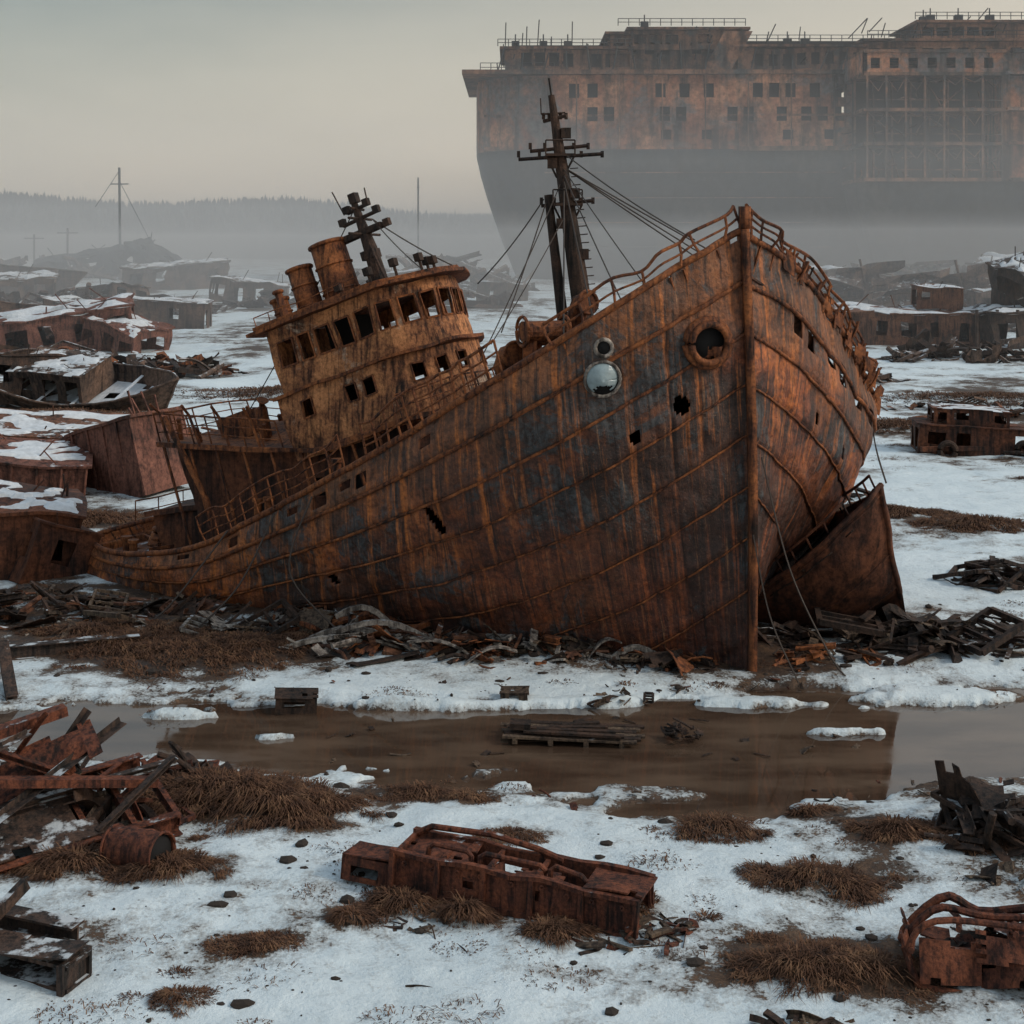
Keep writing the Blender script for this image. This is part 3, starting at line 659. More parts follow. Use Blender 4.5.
def cabin(b,M,lx,ly,lz,cols=3,rows=1,dent=.05,mi=0,snow=True,seed=0,ww=.35,smi=1,ribs=0):
    def mp(p):
        q=M@p; k=dent*lz; return q+V3((noise.noise(q*.35+V3((seed,0,0))),noise.noise(q*.35+V3((0,seed,0))),noise.noise(q*.4+V3((0,0,seed)))))*k
    path=[(-lx/2,-ly/2),(lx/2,-ly/2),(lx/2,ly/2),(-lx/2,ly/2),(-lx/2,-ly/2)]
    wins=[]; rr=random.Random(seed)
    for r in range(rows):
        z0=lz*(r+.42)/rows; z1=lz*(r+.80)/rows
        for (s0,ln,c) in ((0,lx,cols),(lx,ly,max(1,cols//2)),(lx+ly,lx,cols),(2*lx+ly,ly,max(1,cols//2))):
            for k in range(c):
                if rr.random()<.2 or cols==0: continue
                cx=s0+ln*(k+.5)/c+rr.uniform(-.1,.1)*ln/c; hw=ln/c*ww*rr.uniform(.5,1.05); zz0=z0-rr.choice((0,0,.3))*lz/rows
                wins.append((cx-hw,cx+hw,zz0,z1))
    b.wall(path,0,lz,wins if cols else [],mp,mi,.05*lz/3,max(.6,lz/4))
    n=8; A=[];B=[]
    for i in range(n+1):
        ra=[];rb=[]
        for j in range(n+1):
            x=(-.53+1.06*i/n)*lx;y=(-.53+1.06*j/n)*ly; ra.append(mp(V3((x,y,lz+.06*lz/3+.02*lz)))); rb.append(mp(V3((x,y,lz))))
        A.append(ra);B.append(rb)
    b.shell(A,B,[[not(rr.random()<.08) for _ in range(n)] for _ in range(n)],mi)
    if snow:
        n=30; A=[];B=[]; top=lz+.04*lz
        for i in range(n+1):
            ra=[];rb=[]
            for j in range(n+1):
                x=(-.52+1.04*i/n)*lx;y=(-.52+1.04*j/n)*ly; e=min(1,min(i,n-i,j,n-j)/2.5)
                c_=-(noise.noise(V3((i*.13+seed,j*.13,0)))+.5*noise.noise(V3((i*.4+seed,j*.4,0))))+.0
                lev=max(-1,min(1,c_*5)); hgt=lev*.035*lz*e-.02*lz*(1-e)
                ra.append(mp(V3((x,y,top+hgt)))); rb.append(mp(V3((x,y,lz+.005*lz))))
            A.append(ra);B.append(rb)
        b.shell(A,B,[[True]*n]*n,smi)
    if ribs:
        for k in range(ribs+1):
            x=lx*(-.5+k/ribs)
            for sy in (-1,1): b.beam(mp(V3((x,sy*(ly/2+.04),.02))),mp(V3((x,sy*(ly/2+.04),lz))),.1,.1,mi)
    for k in range(5):
        x=rr.uniform(-.45,.45)*lx; y=rr.uniform(-.45,.45)*ly; h=rr.uniform(.1,.4)*lz; b.beam(mp(V3((x,y,lz))),mp(V3((x+rr.uniform(-.1,.1)*lx,y,lz+h))),.05*lz/2,.04*lz/2,mi)
def heap(name,cx,cy,rx,ry,h,n,mats,seed=0,size=1.0,flat=.35,kinds=('box','L','I','pipe','plate','plate','frame','box'),zo=0):
    b=MB(); rr=random.Random(seed); noise.seed_set(seed+1)
    for k in range(n):
        r=math.sqrt(rr.random()); an=rr.uniform(0,2*math.pi); x=cx+rx*r*math.cos(an); y=cy+ry*r*math.sin(an)
        az=rr.uniform(0,2*math.pi); el=rr.gauss(0,flat)*.8
        ln=size*rr.uniform(.35,1.0)*rr.choice((1,1,1.6,2.1)); d_=V3((math.cos(az)*math.cos(el),math.sin(az)*math.cos(el),math.sin(el)))
        z=.08+h*max(0,1-r*r)*rr.random()
        z=max(z,abs(d_.z)*ln*.45+.06)+zo
        c=V3((x,y,z)); kd=rr.choice(kinds); mi=rr.randrange(len(mats)); w_=size*rr.uniform(.05,.2)
        if kd in('box','L','I','C'): b.beam(c-d_*ln/2,c+d_*ln/2,w_*1.3,w_*(.5 if kd=='box' else 1),mi,kd,up=V3((rr.uniform(-.5,.5),rr.uniform(-.5,.5),1)),bend=ln*rr.choice((0,0,.06,.16)))
        elif kd=='pipe':
            q=d_.orthogonal().normalized()*ln*rr.uniform(0,.18); b.tube([c-d_*ln/2,c-d_*ln/5+q,c+d_*ln/5+q,c+d_*ln/2],w_*.45,8,mi)
        elif kd=='plate':
            s_=d_.cross(V3((0,0,1))).normalized(); s_=(s_+V3((0,0,rr.uniform(-.7,.7)))).normalized()*ln*rr.uniform(.3,.8)
            b.plate(c-d_*ln*.35-s_*.5,d_*ln*.7,s_,7,5,.12*ln,.025,rr.randrange(999),mi,.3,ln*rr.choice((0,.2,-.15)))
        elif kd=='frame':
            s_=(d_.cross(V3((rr.uniform(-.4,.4),rr.uniform(-.4,.4),1)))).normalized()*ln*.4; p=[c-d_*ln/2-s_,c+d_*ln/2-s_,c+d_*ln/2+s_,c-d_*ln/2+s_]
            for i in range(4): b.beam(p[i],p[(i+1)%4],w_*.7,w_*.7,mi,'box')
            for q in (.33,.66): b.beam(p[0].lerp(p[1],q),p[3].lerp(p[2],q),w_*.5,w_*.5,mi)
    return b.obj(name,mats)
bx=V3((.60,-.66,.26)).normalized(); bz=V3((-.42,-.06,.90)); bz=(bz-bx*bz.dot(bx)).normalized(); by=bz.cross(bx)
boatM=Matrix((bx,by,bz)).transposed().to_4x4(); boatM=Matrix.Translation((9.55,45.3,-.45))@boatM
b=boat(7.0,4.4,2.7,boatM,3,True,.0,44,56,.10)
cabin(b,boatM@Matrix.Translation((-.6,0,2.3)),2.4,2.0,1.5,2,1,.05,0,False,4,.3)
for sy in (-1,1):
    T_=[]
    for k in range(9):
        x=-.1+.95*k/8; fb=max(0,1-max(0,x)**2.6)**.8; z=2.7*(1+.25*x*x)+.35*2.7*max(0,x)**2
        p=V3((x*3.5+.12*7*max(0,x)*(z/2.7),sy*2.05*fb,z)); T_.append(boatM@(p+V3((0,0,.5)))); b.tube([boatM@p,boatM@(p+V3((0,0,.5)))],.035,5)
    b.tube(T_,.045,6)
b.obj('lifeboat',[M_boat,M_dark],None,True)

# debris along the hull
heap('scrap_heap',-5.0,43.0,4.2,1.1,.8,150,[M_rust,M_pale,M_wood,M_darksnow,M_dark],1,1.0)
heap('scrap_heap',.6,40.6,3.6,.9,.7,130,[M_rust,M_pale,M_dark,M_wood,M_rustsnow],2,.9)
heap('scrap_heap',-3.0,41.2,3.6,.9,.7,120,[M_rust,M_pale,M_dark,M_pale,M_rustsnow],21,1.1,.3,('box','pipe','plate','plate','C','pipe'))
heap('scrap_heap',-11.5,45.2,3.6,1.2,.6,90,[M_rustsnow,M_wood,M_dark],3,1.0)
heap('scrap_heap',4.2,39.6,2.0,.6,.4,40,[M_rust,M_dark,M_wood],4,.7)
heap('scrap_heap',11.8,41.6,4.6,1.5,1.0,150,[M_dark,M_darksnow,M_wood,M_dark],5,1.2,.2)
heap('scrap_heap',-15.8,45.5,2.8,2.2,.9,80,[M_rustsnow,M_dark,M_wood],6,1.2)
heap('scrap_heap',8.8,40.0,1.8,.7,.5,40,[M_dark,M_rust],61,.8,.2)
heap('scrap_heap',-10,43,5,1.6,.3,80,[M_dark,M_rust,M_wood,M_pale],62,.8,.15)
b=MB()
for k,(x,y,ln,an,bend) in enumerate(((-3.6,41.2,3.2,-.35,.5),(-2.8,40.9,2.8,-.1,.35),(-4.8,41.6,3.0,.05,.45),(-.6,39.6,1.8,.6,.3),(-4.2,41.9,2.6,-.7,.6),(2.6,40.2,1.6,.9,.3),(3.4,40.0,1.4,.3,.3),(-2.0,40.2,2.2,-.5,.25),(-5.6,41.0,2.4,.3,.2))):
    pts=[V3((x+ln*(i/8-.5)*math.cos(an),y+.15*i/8,.15+bend*math.sin(math.pi*i/8)**1+(ln*(i/8)*math.sin(an)*.35 if an>0 else ln*(1-i/8)*math.sin(-an)*.45))) for i in range(9)]
    b.sweep([(-.11,-.02),(.11,-.02),(.11,.02),(-.11,.02)] if k%2 else [(-.07,-.07),(.07,-.07),(.07,.07),(-.07,.07)],pts,0)
b.obj('bent_ship_ribs',[M_pale])

# ---------------------------------------------------------------- mid-ground wrecks, left
b=MB(); cabin(b,xf(-18.3,51.5,-.2,22,6,9),4.2,4,2.9,2,1,.09,0,True,1,.3); cabin(b,xf(-16.9,50.4,-.2,40,4,20),2.2,2.4,2.2,1,1,.1,0,False,71,.3); b.obj('wrecked_cabin',[M_boat,M_snow])
b=MB(); cabin(b,xf(-18.0,68,-.3,-38,4,-14),5.6,3.0,3.6,0,1,.05,0,False,2,ribs=5); b.obj('shipping_container',[M_redbox,M_snow])
b=MB(); cabin(b,xf(-24.0,66.5,-.6,14,10,6),7.5,3.6,2.8,0,1,.06,0,True,3,ribs=7); b.obj('shipping_container',[M_redbox,M_snow])
b=MB(); cabin(b,xf(-24.5,75,-.3,10,9,4),9,5,2.6,3,1,.09,0,True,31); b.obj('wrecked_cabin',[M_rustsnow,M_snow])
b=boat(13,6,2.8,xf(-31,102,-.6,-20,24,6),11); cabin(b,xf(-32,102,1.2,-20,20,3),6,4,2.2,3,1,.1,0,True,12); b.obj('wrecked_barge',[M_greywreck,M_snow])
b=MB(); cabin(b,xf(-34.5,103,-.5,25,-14,8),8,5,3.6,4,1,.12,0,True,13); b.obj('wrecked_cabin',[M_darksnow,M_snow])
b=MB(); cabin(b,xf(-50,156,-1.0,12,6,-8),17,8,5.2,5,1,.12,0,True,14); cabin(b,xf(-42,154,-1.0,-25,6,12),7,6,4.2,3,1,.12,0,True,141); b.obj('wrecked_cabin',[M_redbox,M_snow])
b=boat(22,8,4.5,xf(-62,170,-1,8,18,8),15); b.obj('wrecked_barge',[M_greywreck,M_snow])
b=MB(); cabin(b,xf(-48,196,-.5,5,0,3),12,7,4.2,4,1,.08,0,True,16); b.obj('wrecked_cabin',[M_greywreck,M_snow])
b=MB(); cabin(b,xf(-126,430,-1,15,6,-10),30,12,9,5,1,.15,0,False,18); cabin(b,xf(-110,428,-1,-30,6,24),16,10,10,2,1,.15,0,False,17)
b.tube([(-119,432,6),(-119.3,432,34)],.4,6); b.tube([(-122,432,29),(-116.5,432,29)],.2,5); b.tube([(-119.3,432,33),(-126,430,22)],.1,4); b.tube([(-119.3,432,30),(-108,430,9)],.1,4); b.obj('wrecked_trawler',[M_bigdark,M_snow])
b=boat(34,12,8,xf(-112,300,-2,-30,-26,10),19); b.obj('wrecked_barge',[M_greywreck,M_snow])
b=MB(); cabin(b,xf(44,160,-.5,-6,3,2),15,7,4.6,5,1,.08,0,True,21,.28); cabin(b,xf(48,161,4.3,-6,3,2),5,4,2.4,2,1,.1,0,True,22); b.obj('wrecked_deckhouse',[M_rustsnow,M_snow])
b=MB(); cabin(b,xf(58,158,-.5,8,0,-4),14,9,5.0,5,1,.1,0,True,23); cabin(b,xf(60,160,5.0,12,10,-14),9,7,5.0,3,1,.14,0,True,24)
for k in range(6): b.tube([(50+k*2.2,153,0),(50+k*2.2,153,4.5)],.18,6)
b.obj('wrecked_deckhouse',[M_darksnow,M_snow])
b=MB(); cabin(b,xf(26.0,80,-.1,-8,0,3),6.6,3.4,1.7,4,1,.1,0,False,25,.3); cabin(b,xf(25.6,80,1.55,-8,0,3),4.0,2.8,1.0,4,1,.1,0,True,26,.38)
for sx in (-2.1,2.1): b.ring((26+sx,78.0,.45),(.1,1,0),.42,.16,2)
b.beam((22.5,78.2,.5),(29.5,78.6,.55),.3,.25,0); b.obj('wrecked_truck',[M_boat,M_snow,M_dark])
heap('scrap_heap',17.0,49.3,1.5,.7,.9,45,[M_dark,M_darksnow],27,1.1,.4)
heap('scrap_heap',30.5,78,3,1.5,1.2,50,[M_darksnow,M_rustsnow],28,1.3,.4)
heap('scrap_heap',26.5,118,6,3,2.0,60,[M_greywreck,M_darksnow],29,2.5,.3)
heap('scrap_heap',46,140,9,4,2.5,80,[M_greywreck,M_dark],291,3,.3)
heap('scrap_heap',-40,128,16,5,2.2,130,[M_greywreck,M_rust,M_dark],292,3,.3)
heap('scrap_heap',-30,85,9,3,1.4,110,[M_rust,M_rustsnow,M_dark],293,1.8,.3)
heap('scrap_heap',-75,225,30,9,4,120,[M_greywreck,M_dark],294,5,.3)
heap('scrap_heap',-25,250,28,12,5,120,[M_greywreck,M_dark],295,5,.3)
heap('scrap_heap',-18,330,22,12,9,120,[M_greywreck],296,8,.4)
heap('scrap_heap',95,300,40,12,8,140,[M_greywreck,M_bigdark],297,8,.35)
heap('scrap_heap',-170,420,80,20,7,120,[M_greywreck],298,9,.3)
heap('scrap_heap',-22.5,58.5,3.5,2,1.0,60,[M_rustsnow,M_dark,M_wood],299,1.4,.35)
heap('scrap_heap',14,66,3,1.5,.7,30,[M_dark,M_rustsnow],300,1.0,.3)
heap('scrap_heap',-60,160,18,8,2.5,90,[M_redbox,M_dark],301,3.5,.3)
heap('scrap_heap',50,190,25,8,3,90,[M_greywreck,M_dark],302,4,.3)
heap('scrap_heap',-13,84,9,3,.9,60,[M_dark,M_rust,M_greywreck],303,1.6,.25)
heap('scrap_heap',33,97,10,4,.9,60,[M_dark,M_rust,M_greywreck],304,1.8,.25)
b=MB()
for k,(x,y,lx,lz) in enumerate(((-70,240,16,4),(-95,260,22,6),(-50,270,14,5),(-22,290,12,6),(-2,280,9,4),(-140,330,30,8),(-80,340,24,7),(60,260,16,7),(92,250,18,8),(110,290,26,9),(-60,200,12,4),(38,230,12,4),(74,210,12,5),(84,185,14,6))):
    cabin(b,xf(x,y,-.8,(k*47)%60-30,(k*13)%17-8,(k*29)%21-10),lx,lx*.5,lz,4,1,.12,0,True,400+k)
b.obj('distant_wreckage',[M_greywreck,M_snow])
b=MB()
for k,(x,y) in enumerate(((62,215),(72,220),(50,225))):
    b.plate((x-9,y,0),(18,2,3),(2,0,6),8,6,2.0,.2,k,0,.3,3); b.tube([(x+7,y,0),(x+5,y,9)],.2,6)
b.obj('torn_hull_plates',[M_greywreck])
for k,(x,y,h) in enumerate(((-33,500,34),(-150,480,16),(-168,500,14),(-177,430,15))):
    b=MB(); b.tube([(x,y,-1),(x,y,h)],.35,6); b.tube([(x-3*(k>0)-.5,y,h*.9),(x+3*(k>0)+.5,y,h*.9)],.2,5); b.obj('utility_pole',[M_dark])

# ---------------------------------------------------------------- giant ship hull in the haze
big=empty('cargo_ship_wreck')
def mpb(p):
    x,y,z=p
    k=max(0,(38-z)/38); k=k**1.25
    cx,cy=85,470; x=x+(cx-x)*.13*k*(1 if x<40 else .3); y=y+(cy-y)*.22*k
    q=V3((x,y,z)); return q+V3((0,noise.noise(q*.05)*1.5,0))
path=[(-11,440),(-10,418),(-6,408),(2,402),(14,400),(94,398),(200,396),(200,520),(20,520),(-8,470),(-11,440)]
rr=random.Random(9)
Lb=[0]
for i in range(len(path)-1): Lb.append(Lb[-1]+math.dist(path[i],path[i+1]))
s14=Lb[4]
b=MB(); wins=[]
for zr,hh in ((52.0,4.0),(45.4,4.0),(40.2,2.8)):
    x=16
    while x<92:
        if rr.random()<(.78 if zr>41 else .3) and not(30<x<38): wins.append((s14+(x-14),s14+(x-14)+2.9,zr,zr+hh))
        x+=rr.choice((4.6,5.2,6.8))
b.wall(path,37.5,58.5,wins,mpb,0,1.0,8)
b.obj('upper_hull',[M_big],big)
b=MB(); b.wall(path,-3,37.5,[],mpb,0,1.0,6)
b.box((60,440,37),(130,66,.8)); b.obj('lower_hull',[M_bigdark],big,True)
b=MB(); b.box((47,440,48),(96,60,20)); b.box((47,424,64),(92,30,8)); b.box((125,424,65),(140,26,9)); b.obj('inner_dark_boxes',[M_black],big)  # added black boxes filling the hull so its windows read dark
b=MB()
b.beam(mpb(V3((-8,407,47.5)))+V3((0,-.6,0)),mpb(V3((94,397,47.0))),.5,.6); b.beam(mpb(V3((-8,407,38))),mpb(V3((94,396.8,37.6))),1.2,1.2)
for zz_ in (10,17,24,31): b.beam(mpb(V3((8,400,zz_)))+V3((0,-.3,0)),mpb(V3((92,397.4,zz_)))+V3((0,-.3,0)),.3,.3)
for x in range(18,93,12): b.beam(V3((x,397.0,38)),V3((x,397.0,58)),.35,.35)
b.box((45,430,59),(118,66,1.2))
b.obj('hull_bands',[M_bigmid],big)
def storey(b,x0,x1,y0,y1,z0,z1,n,ww=.35,mi=0,h0=.3,h1=.8):
    wd=x1-x0; wins=[]
    for k in range(n):
        if rr.random()<.15: continue
        c=wd*(k+.5)/n; wins.append((c-wd/n*ww,c+wd/n*ww,z0+(z1-z0)*h0,z0+(z1-z0)*h1))
    dl=y1-y0
    b.wall([(x0,y0),(x1,y0),(x1,y1),(x0,y1),(x0,y0)],z0,z1,wins,lambda p:p+V3((0,noise.noise(p*.1)*.5,noise.noise(V3((p.x*.06,0,3)))*.8)),mi,.6,8)
    b.box(((x0+x1)/2,(y0+y1)/2,z1+.5),(wd+3,dl+3,.7),None,mi)
b=MB()
storey(b,-2,34,404,440,59.6,66.0,9,.36,0,.25,.85); storey(b,28,64,406,440,59.6,70.5,8,.3,0,.5,.8)
storey(b,34,66,404,438,66.0,71.5,7,.4,0); storey(b,64,100,403,440,59.6,66.5,9,.3,0); storey(b,100,150,402,440,59.6,68.0,10,.32,0)
storey(b,116,146,404,430,68.5,73.5,7,.42,0); storey(b,150,200,402,440,59.6,66,8,.3,0)
b.plate((54,402,60),(6,0,11),(8,0,0),4,4,.4,.4,2,0)
# balcony shelves hung off the facade, partly collapsed
for k in range(11):
    x=36+k*5.4; z=59.2+(k*7%3)*.3; b.beam((x,399.5,z),(x+4.6,399.6,z+rr.uniform(-.9,.4)),2.2,.4)
b.obj('upper_decks',[M_bigmid],big)
b=MB()
def brail(x0,x1,y,z,h=2.0,st=3):
    x=x0
    while x<=x1: b.tube([(x,y,z),(x,y,z+h)],.12,4); x+=st
    for q in (1,.5): b.tube([(x0,y,z+h*q),(x1,y,z+h*q)],.10,4)
brail(-4,34,402,66.8); brail(30,66,402,72.6); brail(66,116,401,67.8); brail(100,150,400,68.9); brail(114,148,402,74.4); brail(146,200,400,67); brail(-9,12,404,59.8,2.5)
rr2=random.Random(4)
for k in range(90):
    x=rr2.uniform(-6,195); z=60+rr2.uniform(0,10) if x<100 else rr2.uniform(66,74); h=rr2.uniform(1,4.5); b.tube([(x,rr2.uniform(401,425),z),(x+rr2.uniform(-.4,.4),402,z+h)],.17,5)
for k in range(16):
    x=-4+k*6.5; b.beam((x,402,59.8),(x+rr2.uniform(-3,3),402.5,66+rr2.uniform(-1,2)),.3,.3)
for x,z in ((1,67),(9,67),(16,67),(38,72.6),(79,67.8),(84,67.8),(120,74.5),(128,74.5),(137,74.5),(118,74)):
    b.box((x,408,z+1),(2.2,2,2)); b.tube([(x,408,z),(x,408,z+4)],.2,5)
b.obj('deck_fittings',[M_bigdark],big)
b=MB()
def mpc(p):
    x,y,z=p; k=max(0,(28-z)/30)**1.4; x=x+(150-x)*.22*k*(1 if x<150 else 0); y=y+(440-y)*.35*k
    return V3((x,y,z))
pc=[(94,440),(93,385),(98,378),(200,374)]
b.wall(pc[1:4],-3,28,[],mpc,0,1,6); b.wall([(94,440),(93,385)],-3,28,[],mpc,0,1,6)
b.obj('second_hull',[M_bigdark],big,True)
b=MB()
for z in (28,37.5,46.5,56,62): b.box((112,395,z),(38,38,.9))
for z in (28,37.5,46.5,56,62): b.box((166,394,z),(68,38,.9))
for k in range(8):
    x=94+k*5.1
    b.beam((x,376.5,28),(x,376.5,56),.5,.5,0)
    b.beam((x,390,28),(x,390,56),.5,.5,0)
for z in (28.5,38,47):
    b.beam((94,376.5,z+2.2),(130,376.5,z+2.0),.25,.25,0)
    for k in range(7): b.tube([(94+k*5.1,376.6,z+8),(97+k*5.1,376.6,z+rr2.uniform(4,7)),(99.1+k*5.1,376.6,z+8)],.14,4)
for k in range(40):
    x=rr2.uniform(94,130); z=rr2.choice((28.5,38,47)); b.beam((x,rr2.uniform(377,390),z+rr2.uniform(0,8)),(x+rr2.uniform(-6,6),rr2.uniform(377,390),z+rr2.uniform(0,8)),.3,.3,0,bend=1)
b.obj('open_decks',[M_bigmid],big)
b=MB(); b.box((112,393,44),(36,1,32)); b.box((166,390,44),(66,1,32)); b.obj('dark_inner_bulkhead',[M_black],big)  # black sheets behind the open decks, deck shade put into the colour
b=MB(); wins=[]
for z in (31,40.5,50):
    for k in range(9):
        if rr.random()<.7: wins.append((4+k*7,6.9+k*7,z,z+3.6))
b.wall([(130,377),(200,374.5)],28,61.8,wins,lambda p:p,0,1,8); b.wall([(130,395),(130,377)],28,61.8,[],lambda p:p,0,1,8)
wins=[(2+k*5,4.5+k*5,57.5,60.3) for k in range(7)]
b.wall([(93,376.5),(130,376.5)],56,61.8,wins,lambda p:p,0,1,8); b.wall([(93,410),(93,376.5)],56,61.8,[],lambda p:p,0,1,8)
b.box((150,408,45),(40,1,30))
for z in (37.5,46.5,56): b.box((165,373.6,z),(70,1.6,.8))
b.obj('second_block_walls',[M_big],big)

# ---------------------------------------------------------------- hills and forest
def hill(name,x0,x1,y,hf,mat,seed,dep=120):
    b=MB(); n=90; A=[]
    for i in range(n+1):
        x=x0+(x1-x0)*i/n; row=[]
        for j in range(9):
            f=j/8; row.append(V3((x,y+f*dep,(hf(x)+2*noise.noise(V3((x*.02,j,seed))))*math.sin(f*math.pi/2)-1)))
        A.append(row)
    b.shell(A,[[p-V3((0,0,1)) for p in r] for r in A],[[True]*8]*n); b.obj(name,[mat],None,True)
h1=lambda x: 32+5*math.sin(x*.006+2)+max(0,(-x-150)*.04)+3*math.sin(x*.03)-max(0,x+160)*.06
hill('hills',-900,150,900,h1,M_hill,1); hill('hills',-900,500,1200,lambda x:44+6*math.sin(x*.008)-max(0,(x+200))*.03,M_hill,2)
b=MB(); r4=random.Random(8)
for k in range(6400):
    x=r4.uniform(-800,130); f=r4.random()**.5; z=h1(x)*math.sin(f*math.pi/2)-3; y=900+f*120; h=r4.uniform(4,8.5); r=h*.27
    if r4.random()<.05: h*=1.2
    rot=r4.random()*3
    vs=[];fs=[]
    for q in range(2):
        zb=z+h*(.0+.35*q); rr_=r*(1-.35*q); base=len(vs)
        vs+=[(x+rr_*math.cos(rot+i*math.pi*2/5),y+rr_*math.sin(rot+i*math.pi*2/5),zb+r4.uniform(-.3,.3)) for i in range(5)]+[(x,y,z+h*(.65+.35*q))]
        fs+=[(base+i,base+(i+1)%5,base+5) for i in range(5)]
    b.add(vs,fs)
b.obj('conifer_forest',[M_forest])

# ---------------------------------------------------------------- foreground scrap
T=Matrix.Translation((-.05,25.5,.10))@Matrix.Rotation(rad(-20),4,'Z')@Matrix.Rotation(rad(2),4,'Y')@Matrix.Rotation(rad(-6),4,'X')@Matrix.Scale(.93,4)
b=MB(); f=lambda x,y,z:T@V3((x,y,z))
def mpt(p):
    q=T@p; return q+V3((noise.noise(q*1.1),noise.noise(q*1.3),noise.noise(q*1.2+V3((4,0,0)))))*.09
T3=T.to_3x3()
b.wall([(-2.3,-.55),(2.7,-.55)],0,.72,[(1.5,1.75,.3,.5),(2.9,3.0,.3,.5)],mpt,0,.05,.2); b.wall([(2.7,.55),(-2.3,.55)],0,.82,[(2.6,3.2,.3,.55)],mpt,0,.05,.25)
b.wall([(2.66,-.55),(2.66,.55)],0,.76,[(.1,1.0,.1,.66)],mpt,0,.05,.2); b.wall([(1.6,-.5),(1.6,.5)],0,.66,[],mpt,0,.04,.25); b.wall([(-.3,-.5),(-.3,.5)],0,.6,[],mpt,0,.04,.25); b.wall([(-2.28,.55),(-2.28,-.55)],0,.7,[],mpt,0,.04,.25)
b.plate(f(-2.3,-.5,.03),T3@V3((5,0,0)),T3@V3((0,1,0)),14,4,.03,.03,1,0,.05)
b.plate(f(1.6,-.56,.76),T3@V3((1.15,0,.03)),T3@V3((0,1.12,.06)),8,6,.05,.03,8,0,.06); b.plate(f(-2.3,-.2,.68),T3@V3((1.5,0,.02)),T3@V3((0,.75,.1)),8,6,.08,.03,18,0,.25); b.plate(f(.15,-.5,.66),T3@V3((.9,0,.06)),T3@V3((0,.75,.0)),8,6,.08,.03,28,0,.3)
for y in (-.57,.57):
    b.beam(mpt(V3((-2.3,y*1.03,.05))),mpt(V3((2.7,y*1.03,.05))),.09,.12)
    for i in range(10): b.beam(mpt(V3((-2.3+i*.5,y,.74 if y<0 else .84))),mpt(V3((-1.8+i*.5,y,.74 if y<0 else .84))),.12,.08)
for x in (-2.25,-1.3,-.35,.6,1.6,2.65):
    b.beam(f(x,-.61,.02),f(x,-.61,.74),.1,.07); b.beam(f(x,-.5,.68),f(x,.5,.78),.08,.06)
for x0,w_ in ((-1.7,1.0),(-.5,1.2),(.8,.8)): b.tube([mpt(V3(q)) for q in ((x0,-.3,.62),(x0+.02,-.3,.84),(x0+.12,-.3,.92),(x0+w_-.1,-.26,.90),(x0+w_,-.26,.82),(x0+w_,-.26,.62))],.05,8)
b.tube([mpt(V3(q)) for q in ((-2.2,.5,.82),(-1.9,.5,1.02),(-.6,.5,1.05),(.3,.52,.98),(.9,.5,.84))],.06,8)
for k in range(9): b.ring(mpt(V3((-2.0+k*.55,-.61,.58))),T3@V3((0,1,0)),.035,.02,0,8,5)
T2=T@Matrix.Translation((-2.9,-.05,-.02))
def mp2(p): return T2@p
b.wall([(-.5,-.4),(.58,-.4),(.58,.4),(-.5,.4),(-.5,-.4)],0,.46,[(.2,.8,.1,.3)],mp2,0,.04,.25); b.plate(T2@V3((-.5,-.4,.48)),T2.to_3x3()@V3((1.08,0,.03)),T2.to_3x3()@V3((0,.8,0)),5,4,.03,.03,3)
b.box(f(-1.0,0,.2),(.8,.5,.3),T3); b.tube([f(.3,0,.2),f(1.2,.1,.3)],.18,12)
b.obj('broken_steel_trunk',[M_fgrust])
heap('broken_planks',2.2,24.3,1.6,.6,.25,110,[M_wood,M_fgrust,M_dark],41,.5,.15,('box','box','box','L'))
heap('broken_planks',-1.3,24.7,1.3,.4,.2,45,[M_wood,M_dark],42,.35,.15,('box','box'))
b=MB(); T=Matrix.Translation((-9.0,28.2,.45))@Matrix.Rotation(rad(34),4,'Z')@Matrix.Rotation(rad(-4),4,'Y')@Matrix.Rotation(rad(14),4,'X'); f=lambda x,y,z:T@V3((x,y,z)); T3=T.to_3x3()
for y in (-1.1,1.1): b.beam(f(-3,y,0),f(2.1,y,0),.24,.42,0,'C')
for k in range(7): b.beam(f(-3+k*.85,-1.1,.02),f(-3+k*.85,1.1,.02),.12,.2,0,'I')
b.plate(f(-2.8,-1.0,.22),T3@V3((3.4,0,0)),T3@V3((0,1.9,0)),10,6,.08,.03,7,1,.2); b.plate(f(-1.2,.3,.5),T3@V3((2.2,0,.5)),T3@V3((0,.9,.4)),8,6,.2,.03,9,0,.3)
for (p,q,w_) in (((-2.5,-.8,.4),(1.6,.9,1.3),.16),((-3,.6,1.5),(1.9,-.3,.5),.2),((-2.0,1.2,1.9),(.9,.2,.4),.16),((-1,1.3,.2),(.1,1.1,1.8),.14),((-.2,.9,.3),(1.0,1.3,1.5),.15),((.5,-.9,.2),(2.3,-.2,.9),.12),((-3,1.4,1.2),(.6,1.5,1.5),.24),((-2.7,-.2,1.7),(-.3,.9,1.6),.12),((-1.5,.2,.5),(2.6,.4,.35),.15)):
    b.beam(f(*p),f(*q),w_*1.3,w_*.8,random.Random(p[0]).choice((0,1)),random.Random(p[0]*7).choice(('box','I','L')))
b.obj('wrecked_flatbed',[M_fgrust,M_darksnow])
heap('scrap_heap',-9.3,29.3,2.0,1.0,1.2,80,[M_fgrust,M_dark,M_wood,M_dark],43,1.1,.35)
heap('scrap_heap',-7.0,31.2,.9,.5,.6,22,[M_dark,M_fgrust],44,1.1,.4)
b=MB(); c=V3((-7.1,27.0,.42)); ax=V3((.90,-.42,.05)).normalized(); A=[];B=[]
